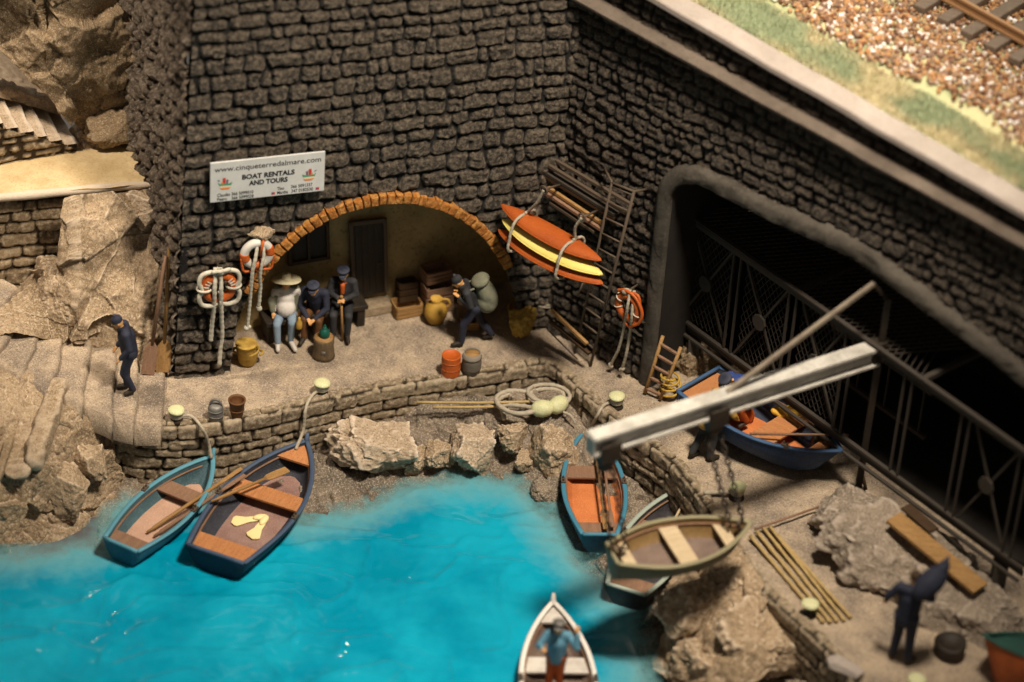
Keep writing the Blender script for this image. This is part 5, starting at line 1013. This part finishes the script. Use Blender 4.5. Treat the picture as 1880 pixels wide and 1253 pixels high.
for (px, py, lb, a) in ((995, 760, 'lime yellow float on the left by the rope coils', .2), (1024, 753, 'lime yellow float on the right by the rope coils', .9)):
    t = thing('float', lb, 'float', at(px, py, -.30), rz=a, group='lime yellow net floats'); g = MB(); g.lathe((0, 0, .11), [(.0, -.20), (.06, -.19), (.13, -.12), (.155, 0), (.13, .12), (.06, .19), (0, .2)], 18, np.array(Matrix.Rotation(math.pi / 2, 3, 'Y'))); put('body', g, m_lime, t, world=False, smooth=True)
    g = MB(); g.lathe((0, 0, .11), [(.0, .18), (.035, .19), (.04, .25), (.0, .26)], 10, np.array(Matrix.Rotation(math.pi / 2, 3, 'Y'))); put('eyelet', g, m_rope, t, world=False, smooth=True)
put('rope', rope([at(1034, 757, -.26), at(1048, 764, -.3), at(1056, 778, -.42)], .022), m_rope, smooth=True, label='short rope end running from the right lime float', cat='rope')
for (a, b, lb) in (((765, 739, -.22), (1003, 737, -.22), 'upper bamboo pole lying along the foot of the quay wall'), ((795, 748, -.30), (965, 744, -.28), 'lower bamboo pole lying along the foot of the quay wall')): g = MB(); g.tube(catm([at(*a), (np.array(at(*a)) + at(*b)) / 2 - AZ * .02, at(*b)], 6), .024, 8); put('pole', g, m_bam, smooth=True, label=lb, cat='pole', group='poles at the foot of the quay wall')

# ================================================================== CONTAINERS
def pot(name, label, cat, px, py, prof, mat, z=0, group=None, ext=None, n=24, tilt=None, wob=0):
    t = thing(name, label, cat, at(px, py, z), group=group, rot=tilt); g = MB(); g.lathe((0, 0, 0), prof, n, wob=wob); put('body', g, mat, t, world=False, smooth=True)
    for nm, gg, mm_ in (ext or []): put(nm, gg, mm_, t, world=False, smooth=True)
    return t
def ring_(r, z, h=.02, t_=.012): return MB().lathe((0, 0, z), [(r, -h / 2), (r + t_, -h / 2), (r + t_, h / 2), (r, h / 2)], 24)
pot('barrel', 'bright orange barrel standing on the quay edge', 'barrel', 827, 686, [(.155, 0), (.163, .015), (.163, .02), (.163, .38), (.163, .395), (.15, .40), (.145, .39), (.0, .39)], m_orange, ext=[('hoop', ring_(.160, .14, .014, .008), m_orange), ('hoop', ring_(.160, .28, .014, .008), m_orange)])
pot('barrel', 'dark grey wooden barrel with a tan lid beside the orange one', 'barrel', 865, 682, [(.14, 0), (.165, .10), (.17, .2), (.165, .3), (.15, .40), (.13, .40), (.125, .375), (.0, .375)], M('grey_staves', (.10, .085, .065), (.05, .04, .03), .7, 8, edge=(.22, .19, .15)), ext=[('lid', MB().lathe((0, 0, .36), [(0, 0), (.125, 0), (.125, .025), (0, .03)]), m_wood), ('hoop', ring_(.155, .09), m_iron), ('hoop', ring_(.16, .31), m_iron)])
pot('bucket', 'small brown bucket at the quay edge', 'bucket', 435, 764, [(.095, 0), (.10, .02), (.135, .30), (.145, .31), (.15, .345), (.125, .345), (.118, .31), (.085, .04), (.0, .04)], m_brown, ext=[('hoop', ring_(.115, .15), m_brown)])
pot('milk_can', 'small grey metal can with a lifted lid at the quay edge', 'can', 396, 769, [(.12, 0), (.125, .02), (.125, .24), (.11, .28), (.07, .30), (.0, .30)], m_grey, ext=[('handle', MB().tube([(.09 * math.cos(a), 0, .28 + .12 * math.sin(a)) for a in np.linspace(0, math.pi, 10)], .022, 8), m_grey), ('hoop', ring_(.122, .09), m_grey), ('hoop', ring_(.122, .2), m_grey)])
bask = [(.15, 0), (.16, .02), (.19, .22), (.205, .25), (.21, .28), (.18, .28), (.17, .24), (.14, .05), (.0, .05)]
pot('basket', 'wide yellow wicker basket under the white lifebuoy, holding a smaller one', 'basket', 455, 664, bask, m_basket, wob=.05, ext=[('handle', MB().tube([(.20 + .06 * math.sin(a), .07 * math.cos(a), .20 + .02 * math.sin(a)) for a in np.linspace(0, math.pi, 9)], .022, 8), m_basket), ('handle', MB().tube([(-.20 - .05 * math.sin(a), .07 * math.cos(a), .22) for a in np.linspace(0, math.pi, 9)], .022, 8), m_basket)])
pot('basket', 'smaller yellow wicker basket standing inside the wide one', 'basket', 452, 655, [(a * .82, b * 1.0) for a, b in bask], m_basket, z=.16, wob=.06, ext=[('rim', ring_(.165, .27, .03, .02), m_basket)])
m_bark = MW('bark', (.17, .12, .07), (.08, .055, .03), stretch=(14, 14, 2))
pot('stump', 'sawn tree stump table in front of the seated men', 'stump', 594, 652, [(.21, -.02), (.195, .05), (.18, .2), (.185, .36), (.175, .375), (.0, .37)], m_bark, wob=.06, ext=[('cut_face', MB().lathe((0, 0, .37), [(0, 0), (.168, 0), (.165, .012), (0, .014)], wob=.06), m_wood), ('carved_mark', MB().box((.01, -.187, .16), (.07, .012, .09)), m_grey)])
t = thing('jug', 'dark green jug standing on the stump', 'jug', np.array(at(595, 651)) + AZ * .385); g = MB(); g.lathe((0, 0, 0), [(.085, 0), (.09, .02), (.085, .12), (.05, .15), (.035, .17), (.035, .20), (.0, .20)], 12); put('body', g, m_blueg, t, world=False, smooth=True); g = MB(); g.lathe((0, 0, .2), [(0, 0), (.02, 0), (.02, .03), (0, .035)], 10); put('stopper', g, m_blueg, t, world=False)
m_glass = m_clay
pot('bottle', 'small orange bottle beside the man in the straw hat', 'bottle', 549, 603, [(.05, 0), (.055, .02), (.055, .12), (.025, .18), (.02, .23), (.0, .23)], m_clay, z=.45)
pot('jug', 'round yellow clay jug with a handle inside the arch', 'jug', 799, 591, [(.10, 0), (.14, .03), (.20, .16), (.21, .25), (.17, .36), (.10, .42), (.085, .45), (.11, .50), (.10, .51), (.07, .46), (.0, .45)], m_clay, ext=[('handle', MB().tube(catm([(.10, 0, .49), (.20, 0, .49), (.24, 0, .40), (.19, 0, .32)], 5), .022, 8), m_clay)])
pot('barrel', 'small dark barrel behind the walking man', 'barrel', 858, 588, [(.15, 0), (.19, .15), (.2, .28), (.19, .42), (.16, .55), (.0, .54)], m_woodd, ext=[('hoop', ring_(.18, .12), m_iron), ('hoop', ring_(.182, .42), m_iron)])
def crate(label, px, py, size, rz, mat, z=0, stand=False, tiltm=None):
    w, d, h = size; R_ = Matrix.Rotation(rz, 3, 'Z'); R_ = R_ @ tiltm if tiltm is not None else R_; t = thing('crate', label, 'crate', np.array(at(px, py, 0)) + AZ * z, rot=R_, group='wooden crates inside the arch'); n = 3
    for k in range(n):
        zc = h * (k + .5) / n
        for sg in (1, -1): g = MB(); g.box((0, sg * d / 2, zc), (w, .022, h / n * .8)); put('slat', g, mat, t, world=False, bevel=.004); g = MB(); g.box((sg * w / 2, 0, zc), (.022, d - .03, h / n * .8)); put('slat', g, mat, t, world=False, bevel=.004)
    g = MB()
    for sx in (1, -1):
        for sy in (1, -1): g.box((sx * (w / 2 - .03), sy * (d / 2 - .03), h / 2), (.035, .035, h))
    put('corner_post', g, mat, t, world=False); g = MB(); g.box((0, 0, .012), (w - .03, d - .03, .024)); put('bottom', g, mat, t, world=False)
wr = math.atan2(bm_[1], bm_[0])
crate('low yellow slatted crate left of the clay jug', 746, 574, (.48, .34, .24), wr, m_wood); crate('dark crate standing on end inside the low yellow crate', 746, 562, (.34, .22, .40), wr, m_woodd, z=.14, tiltm=Matrix.Rotation(-.08, 3, 'X'))
crate('tall brown crate behind the clay jug', 801, 566, (.50, .34, .55), wr, m_woodb); crate('small brown crate on top of the tall one', 797, 560, (.46, .32, .24), wr + .08, m_woodb, z=.57)
crate('small tan crate at the feet of the walking man', 862, 600, (.3, .22, .16), wr - .3, m_wood)
# net pile with rope in the corner, basket
pot('basket', 'dim yellow basket in the dark corner right of the arch', 'basket', 958, 592, [(.2, 0), (.22, .03), (.26, .25), (.28, .30), (.24, .31), (.2, .1), (0, .1)], m_basket, wob=.05)
g = MB(); g.ell((0, 0, 0), (.22, .2, .18)); c = np.array(at(956, 590, .36)); put('net_pile', (boulder(c, (.25, .22, .24), 0, 5, .12)[0], _ico[1]), m_basket, smooth=True, label='heap of brown netting piled in the dim yellow basket', cat='net')
coil('rope coil hanging in the dark corner behind the kayaks', 1000, 560, .4, .16, .16, 2, .03, m_rope, [(1006, 580, .2), (1004, 600, .02)], seed=8, grp=None)

# ================================================================== KAYAKS
kx = wd_; ky = nR; km = [((919, 380), (1104, 484), m_kay, .235, 'top orange kayak of the hanging stack', 0), ((921, 407), (1106, 510), m_kayy, .25, 'yellow kayak in the middle of the hanging stack', .05), ((914, 426), (1107, 527), m_kay, .26, 'bottom orange kayak of the hanging stack', .07)]
kc = []
for a, b, mt, hw, lb, _ in km:
    pa, pb = onp(*a, WB + nR * (1.0 + _), nR), onp(*b, WB + nR * (1.0 + _), nR); c = (pa + pb) / 2; x = (pb - pa); L = np.linalg.norm(x); x /= L; y = nR - x * (nR @ x); y /= np.linalg.norm(y); z = np.cross(x, y); 
    if z[2] < 0: z = -z; 
    kc.append((c, x, y, z, L)); R_ = Matrix([[x[i], y[i], z[i]] for i in range(3)]); 
    if R_.determinant() < 0: R_ = Matrix([[x[i], -y[i], z[i]] for i in range(3)])
    t = thing('kayak', lb, 'kayak', c, rot=R_, group='kayaks roped in a stack'); V = []; nt_, nq = 40, 24
    for i in range(nt_ + 1):
        q = -1 + 2 * i / nt_; w = hw * max(.004, 1 - abs(q) ** 2.3) ** .85; h = .085 * max(.02, 1 - abs(q) ** 3) ** .6; rise = .05 * q * q
        for j in range(nq): an = 2 * math.pi * j / nq; s_, c_ = math.sin(an), math.cos(an); V.append((q * L / 2, math.copysign(abs(c_) ** .85, c_) * w, math.copysign(abs(s_) ** (1.0), s_) * h + rise + .03 * (max(0, s_) ** 3) * (1 - q * q)))
    g = MB(); g.add(V, [(i * nq + j, i * nq + (j + 1) % nq, (i + 1) * nq + (j + 1) % nq, (i + 1) * nq + j) for i in range(nt_) for j in range(nq)]); put('hull', g, mt, t, world=False, smooth=True)
    g = MB(); 
    for sg in (1, -1): g.tube([(q * L / 2, sg * (hw * max(.004, 1 - abs(q) ** 2.3) ** .85 + .002), .05 * q * q) for q in np.linspace(-.97, .97, 30)], .011, 6)
    put('seam', g, mt, t, world=False, smooth=True)
def hook_arm(px, py, qx, qy, lb):
    a = oR(px, py, .1); b = onp(qx, qy, WB + nR * .95, nR); t = thing('wall_hook', lb, 'hook', a, group='iron hooks holding the kayaks'); g = MB(); g.tube([a, b], .022, 8); put('arm', g, m_iron, t, smooth=True); g = MB(); c = b + nR * .05; g.tube([c + wd_ * .07 * math.cos(q) + AZ * .07 * math.sin(q) for q in np.linspace(0, 6.283, 17)[:-1]], .018, 6, closed=True); put('ring', g, m_iron, t, smooth=True); return c
h1 = hook_arm(1034, 338, 1002, 347, 'left iron hook and ring above the kayaks'); h2 = hook_arm(1102, 385, 1072, 398, 'right iron hook and ring above the kayaks')
def sling(px_t, py_t, px_b, py_b, hk, lb, sgn):
    T_ = onp(px_t, py_t, WB + nR * 1.0, nR); B_ = onp(px_b, py_b, WB + nR * 1.0, nR); c0, x, y, z, L = kc[0]; f = (T_ - c0) @ x; hw = .30; P_ = []
    for k, (yy, zz_) in enumerate([(-.05, .13), (.12, .13), (.26, .07), (.335, -.10), (.35, -.25), (.37, -.42), (.25, -.52), (0, -.55), (-.15, -.52), (-.27, -.42), (-.30, -.25), (-.315, -.05), (-.26, .07), (-.12, .13), (.0, .14)]): P_.append(c0 + x * f + y * yy + z * zz_)
    P_ = [hk, hk * .5 + (c0 + x * f + z * .14) * .5 + x * sgn * .05] + P_
    put('sling_rope', rope(P_, .026, 6), m_rope, smooth=True, label=lb, cat='rope', group='ropes slung round the kayaks')
sling(963, 400, 945, 462, h1, 'rope sling round the left part of the kayak stack', 1); sling(1052, 440, 1020, 497, h2, 'rope sling round the right part of the kayak stack', -1)

# ================================================================== STORAGE RACK
rk_ = thing('storage_rack', 'tall rusty iron rack with rungs standing against the wall behind the kayaks', 'rack', oR(1085, 672, .4))
fr_b, fr_t = oR(1084, 672, .75), oR(1164, 352, .35); bk_b, bk_t = oR(1112, 655, .15), oR(1128, 330, .12)
fr_b = np.array(at(1084, 672, 0)); 
g = MB(); g.tube([fr_b, fr_t], .026, 8); put('post', g, m_iron, rk_, smooth=True)
fb2 = np.array(at(1056, 648, 0)); ft2 = oR(1124, 336, .42); g = MB(); g.tube([fb2, ft2], .024, 8); put('post', g, m_iron, rk_, smooth=True)
for f in np.linspace(.10, .98, 11): g = MB(); g.tube([fr_b + (fr_t - fr_b) * f, fb2 + (ft2 - fb2) * f], .018, 6); put('rung', g, m_iron, rk_, smooth=True)
for k, (x0, y0, x1, y1, o, mt) in enumerate([(995, 280, 1162, 378, .10, m_iron), (985, 290, 1150, 392, .22, m_iron), (1004, 312, 1134, 392, .16, m_steel), (998, 322, 1128, 402, .24, m_woodd), (1006, 345, 1108, 412, .30, m_wood), (1004, 356, 1104, 422, .36, m_woodb), (1010, 372, 1092, 426, .36, m_iron), (1012, 570, 1078, 632, .5, m_wood), (1010, 590, 1082, 650, .5, m_woodd)]):
    g = MB(); g.bar(oR(x0, y0, o), oR(x1, y1, o), .06 if k != 2 else .22, .05); put('rail' if mt is m_iron else 'board', g, mt, rk_)
g = MB(); g.tube([ft2, fr_t, oR(1186, 348, .1)], .022, 8); g.tube([ft2, oR(1110, 310, .1)], .022, 8); put('wall_bracket', g, m_iron, rk_, smooth=True)
for x0, y0, x1, y1 in ((1070, 520, 1060, 545), (1010, 610, 1060, 660)): g = MB(); g.tube([oR(x0, y0, .5), oR(x1, y1, .5)], .015, 6); put('brace', g, m_iron, rk_, smooth=True)

# ================================================================== LADDER
def ladder(label, l0, l1, r0, r1, n, mat):
    l0, l1, r0, r1 = map(np.array, (l0, l1, r0, r1)); t = thing('ladder', label, 'ladder', (l0 + r0) / 2)
    for a, b in ((l0, l1), (r0, r1)): g = MB(); g.tube([a, a + (b - a) * .5 + .005, b], .032, 8); put('side_rail', g, mat, t, smooth=True)
    for k in range(n): f = .08 + .78 * k / (n - 1); g = MB(); g.bar(l0 + (l1 - l0) * f, r0 + (r1 - r0) * f, .05, .035); put('rung', g, m_woodb, t)
ladder('short wooden ladder leaning beside the pillar of the opening', at(1184, 722, .02), at(1217, 617, 1.05), at(1212, 734, .02), at(1250, 638, 1.0), 5, m_wood)

# ================================================================== STEEL TRUSS IN THE OPENING
tz0 = .95; TA, TB = np.array(at(1236, 574, tz0)), np.array(at(1862, 1034, tz0)); tv = (TB - TA); TL = np.linalg.norm(tv); tv /= TL; tn_ = np.array([tv[1], -tv[0], 0]); hT = 2.02
ts_ = thing('steel_truss', 'dark lattice steel truss with cross braces spanning the wide opening', 'truss', TA)
def tp_(f, z, o=0): return TA + tv * (TL * f) + AZ * z - tn_ * o
def tbar(nm, a, b, w=.05, h=.05, mt=m_steel, par=ts_): g = MB(); g.bar(a, b, w, h, upv=tn_); return put(nm, g, mt, par)
tbar('bottom_chord', tp_(-.01, .0), tp_(1.02, .0), .05, .07); tbar('bottom_chord', tp_(-.01, -.24, -.03), tp_(1.02, -.24, -.03), .04, .06); g = MB(); g.bar(tp_(-.01, -.12, .05), tp_(1.02, -.12, .05), .04, .12); put('web_plate', g, m_steel, ts_)
tbar('top_chord', tp_(-.01, hT), tp_(1.1, hT), .09, .08); tbar('top_chord', tp_(-.01, hT + .13, -.06), tp_(1.1, hT + .09, -.04), .03, .08)
def fx(px): q = onp(px, 574 + (px - 1236) * .734, TA, tn_); return float((q - TA) @ tv / TL)
fs_ = [fx(x) for x in (1238, 1334, 1433, 1535, 1640, 1742, 1846)]; pw = .085
for f in fs_:
    for d in (-pw / TL, pw / TL): tbar('upright', tp_(f + d, 0), tp_(f + d, hT), .035, .035)
for k in (0, 1, 2, 5):
    a, b = fs_[k] + pw / TL * 1.6, fs_[k + 1] - pw / TL * 1.6; m = (a + b) / 2
    tbar('cross_brace', tp_(a, .03, .03), tp_(b, hT - .05, .03), .04, .03); tbar('cross_brace', tp_(b, .03, .06), tp_(a, hT - .05, .06), .04, .03)
    g = MB(); g.lathe(tp_(m, hT / 2, -.01), [(0, -.02), (.15, -.02), (.15, .02), (0, .02)], 8, np.stack([tv, AZ, np.cross(tv, AZ)], 1) @ np.eye(3)); put('gusset_plate', g, m_steel, ts_)
    if k in (0, 1, 2):
        g = MB(); w = (b - a) * TL; n_ = 9
        for i in range(-n_ * 2, n_ * 2):
            for sg in (1, -1):
                x0 = i * .12; x1 = x0 + sg * hT * .62; 
                # clip the wire to the panel
                P0, P1 = np.array([x0, 0.]), np.array([x1, hT]); dd = P1 - P0; t0_, t1_ = 0., 1.
                if abs(dd[0]) > 1e-6: ta, tb_ = sorted(((0 - P0[0]) / dd[0], (w - P0[0]) / dd[0])); t0_, t1_ = max(0, ta), min(1, tb_)
                if t1_ - t0_ < .02: continue
                A0 = P0 + dd * t0_; A1 = P0 + dd * t1_; g.bar(tp_(a + A0[0] / TL, A0[1], .10), tp_(a + A1[0] / TL, A1[1], .10), .010, .010, upv=tn_)
        put('wire_mesh', g, m_steel, ts_)
# lattice deck on top
g = MB()
for i in range(0, 40):
    f = i / 40 * .62; g.bar(tp_(f, hT + .05, .0), tp_(f + .09, hT + .05, 1.5), .014, .02); g.bar(tp_(f + .09, hT + .05, .0), tp_(f, hT + .05, 1.5), .014, .02)
put('deck_lattice', g, m_steel, ts_); tbar('rear_chord', tp_(0, hT, 1.5), tp_(.75, hT, 1.5), .1, .1)
for f in (0.0, .34, .70): tbar('cross_beam', tp_(f, hT + .02, 0), tp_(f, hT + .02, 1.5), .09, .09)
# second truss frame seen behind
for z in (-.0, .9): tbar('rear_chord', tp_(.33, z, 1.1), tp_(.62, z, 1.1), .07, .07)
for f in (.34, .42, .5, .6): tbar('upright', tp_(f, 0, 1.1), tp_(f, .9, 1.1), .03, .03)
for f in (0.06, .45, .96): g = MB(); q = tp_(f, -.24, .1); g.bar((q[0], q[1], -.1), q, .22, .3); put('stone_footing', g, m_trim, ts_, bevel=.03)

# ================================================================== CRANE
zc = 3.0; CA, CB = np.array(at(1086, 802, zc)), np.array(at(1612, 634, zc)); cv = (CB - CA); CL = np.linalg.norm(cv); cv /= CL; cw = np.cross(AZ, cv)
cn = thing('crane', 'white beam of a wall crane reaching over the quay, with a thin tie rod', 'crane', CB - AZ * zc); m_beam = M('weathered_white_steel', (.55, .53, .48), (.36, .34, .30), .55, 2.2, .4, .62, .3, 20, grain=(.25, .21, .16), gs=18, spec=.4)
g = MB(); g.bar(CA, CB, .27, .05); put('top_flange', g, m_beam, cn); g = MB(); g.bar(CA - AZ * .16, CB - AZ * .16, .06, .27); g.bar(CA - AZ * .10 , CB - AZ * .10, .14, .03); put('web', g, m_beam, cn); g = MB(); g.bar(CA - AZ * .315, CB - AZ * .315, .24, .04); put('bottom_flange', g, m_beam, cn)
g = MB(); g.bar(CA - cv * .01, CA + cv * .03 - AZ * .0, .2, .26) if False else g.box(CA - AZ * .16, (.03, .22, .3), np.stack([cv, cw, AZ], 1)); put('end_plate', g, m_beam, cn)
tr_top = oR(1604, 521, .25); tie_lo = CA + cv * (CL * .46) + AZ * .02; g = MB(); g.bar(tr_top, tie_lo, .075, .06); put('tie_rod', g, m_iron if False else M('tan_steel', (.24, .20, .15), (.15, .12, .09), .6, 4), cn)
mf = CB + cv * .06; g = MB(); g.bar((mf[0], mf[1], -.05), (mf[0], mf[1], zc + .9), .10, .10); put('mast', g, m_black, cn); g = MB(); g.bar(mf + AZ * .85, tr_top, .06, .06); g.box(CB - AZ * .1, (.22, .2, .34), np.stack([cv, cw, AZ], 1)); put('bracket', g, m_black, cn)
def trolley(f, lb, drop_to, n2=1):
    c = CA + cv * (CL * f) - AZ * .30; t = thing('chain_hoist', lb, 'hoist', c, group='chain hoists on the crane beam'); R_ = np.stack([cv, cw, AZ], 1)
    g = MB(); g.box(c + cw * .14 - AZ * .03, (.36, .05, .34), R_); g.box(c - cw * .14 - AZ * .03, (.36, .05, .34), R_); g.box(c - AZ * .14, (.30, .26, .14), R_); put('side_plate', g, m_black, t, bevel=.01)
    for a in (-.08, .08):
        for s in (-1, 1): g = MB(); g.lathe(c + cv * a + cw * s * .07 + AZ * .04, [(0, -.02), (.05, -.02), (.05, .02), (0, .02)], 12, np.stack([cv, AZ, np.cross(cv, AZ)], 1)); put('wheel', g, m_iron, t, smooth=True)
    g = MB(); g.lathe(c - AZ * .24, [(0, -.17), (.10, -.16), (.16, 0), (.14, .13), (0, .16)], 14); put('gear_case', g, m_black, t, smooth=True); e = np.array(drop_to, float)
    for s in range(n2):
        a0 = c - AZ * .34 + cv * (s - (n2 - 1) / 2) * .24; b0 = e + cv * (s - (n2 - 1) / 2) * .24; d = np.linalg.norm(b0 - a0); n_ = int(d / .10); g = MB(); dv_ = (b0 - a0) / d; s1 = np.cross(dv_, (0, 1, 0)); s1 /= np.linalg.norm(s1); s2 = np.cross(dv_, s1)
        for i in range(n_): q = a0 + dv_ * (.10 * (i + .5)); u_ = s1 if i % 2 else s2; g.tube([q + dv_ * .062 * math.cos(w) + u_ * .036 * math.sin(w) for w in np.linspace(0, 6.283, 9)[:-1]], .017, 5, closed=True)
        put('chain', g, m_black, t, smooth=True)
    g = MB(); g.tube(catm([e + AZ * .08, e, e - AZ * .05 + cv * .05, e - AZ * .02 + cv * .09], 5), .026, 6); g.ell(e + AZ * .08, (.045, .045, .06)); put('hook', g, m_iron, t, smooth=True)
HBm = hb_.matrix_basis; pS = np.array(HBm @ Vector((-hb_['L'] / 2 + .12, 0, .48))); pB = np.array(HBm @ Vector((hb_['L'] / 2 - .22, 0, .50)))
def fproj(p): return float((p - CA) @ cv / CL)
trolley(max(.035, fproj(pS)), 'chain hoist at the tip of the beam holding the stern of the hanging boat', pS, 2); trolley(fproj(pB), 'chain hoist near the middle of the beam holding the bow of the hanging boat', pB, 2)

# ================================================================== POLES, PLANKS AND THE REST
for k, (x0, y0, x1, y1) in enumerate([(1378, 985, 1512, 1143), (1390, 977, 1525, 1143), (1402, 970, 1537, 1141), (1414, 968, 1550, 1139), (1428, 984, 1562, 1134)]):
    a, b = np.array(at(x0, y0, .05)), np.array(at(x1, y1, .04)); g = MB(); P_ = [a + (b - a) * f for f in np.linspace(0, 1, 26)]; g.tube(P_, [.028 + (.007 if i % 5 == 0 else 0) for i in range(26)], 8)
    put('bamboo_pole', g, m_bam, smooth=True, group='bamboo poles laid side by side', label=['outermost bamboo pole of the row, nearest the water', 'second bamboo pole of the row counted from the water', 'middle bamboo pole of the row of five', 'fourth bamboo pole of the row counted from the water', 'bamboo pole of the row nearest the man with the sack'][k], cat='pole')
put('pole', (lambda g: g.tube([at(1386, 972, .08), at(1520, 925, .12)], .02, 8) and g)(MB()), m_woodb, smooth=True, label='thin stick lying across the top of the bamboo poles', cat='stick')
g = MB(); g.bar(at(1640, 950, .82), at(1800, 1082, .56), .34, .07); put('plank', g, m_wood, bevel=.01, label='broad brown plank resting on the rocks below the steel truss', cat='plank')
g = MB(); g.bar(at(1662, 930, .84), at(1715, 975, .8), .2, .05); put('plank', g, m_woodd, bevel=.01, label='short dark board behind the broad brown plank', cat='plank')
pot('basket', 'dark round basket on the ground behind the man with the sack', 'basket', 1742, 1200, [(.2, 0), (.24, .05), (.26, .22), (.22, .26), (.16, .2), (0, .18)], m_black, wob=.06)
put('stone_block', boulder(at(1555, 1228, .02), (.30, .16, .10), -.7, 91, .05), m_conc, smooth=True, label='pale white stone on the quay edge near the bottom', cat='stone')
# in and around the beached boat
BBm = bb.matrix_basis
g = MB(); c = np.array(BBm @ Vector((-.55, .18, .30))); g.ell(c, (.17, .13, .18)); put('jerry_can', remesh(g.box(c + AZ * .18, (.07, .07, .1)), .02, 2), m_orange, smooth=True, label='orange canister inside the beached blue boat', cat='canister')
c = np.array(BBm @ Vector((.05, .42, .52))); g = MB(); [g.ell(c + np.array(q), (.13, .10, .07)) for q in ((0, 0, 0), (.14, .05, .0), (-.1, .06, .02))]; put('cloth', remesh(g, .02, 3), paint('yellow_cloth', (.75, .42, .05)), smooth=True, label='crumpled yellow cloth on the far side of the beached blue boat', cat='cloth')
c = np.array(BBm @ Vector((.15, .55, .62))); P_ = [c + np.array([.14 * math.cos(a), .05 * math.sin(a), .10 * math.sin(a) - .01 * a]) for a in np.linspace(0, 15, 40)]; put('rope_coil', rope(P_, .022, 3), m_ropey, smooth=True, label='yellow rope coil hanging on the beached blue boat', cat='rope')
P_ = [np.array(at(1228, 728, .0)) + np.array([.16 * math.cos(a) * (1 + .1 * math.sin(a * .6)), .16 * math.sin(a), .03 + .018 * a]) for a in np.linspace(0, 24, 70)]; put('rope_coil', rope(P_, .020, 2), m_ropey, smooth=True, label='yellow rope heap at the stern of the beached blue boat', cat='rope')
a, b = np.array(BBm @ Vector((1.0, .15, .66))), np.array(BBm @ Vector((.1, -.65, .62))); g = MB(); g.tube([a + (b - a) * -.35 + AZ * .1, b], .022, 8); put('stick', g, m_woodb, smooth=True, label='thin brown stick lying across the beached blue boat', cat='stick')
g = MB(); g.tube([at(1578, 850, .4), at(1590, 900, .05)], .03, 8); put('stake', g, m_woodd, smooth=True, label='short dark stake beside the bow of the beached blue boat', cat='stake')

for o in bpy.data.objects:
    if '_w' in o: del o['_w']
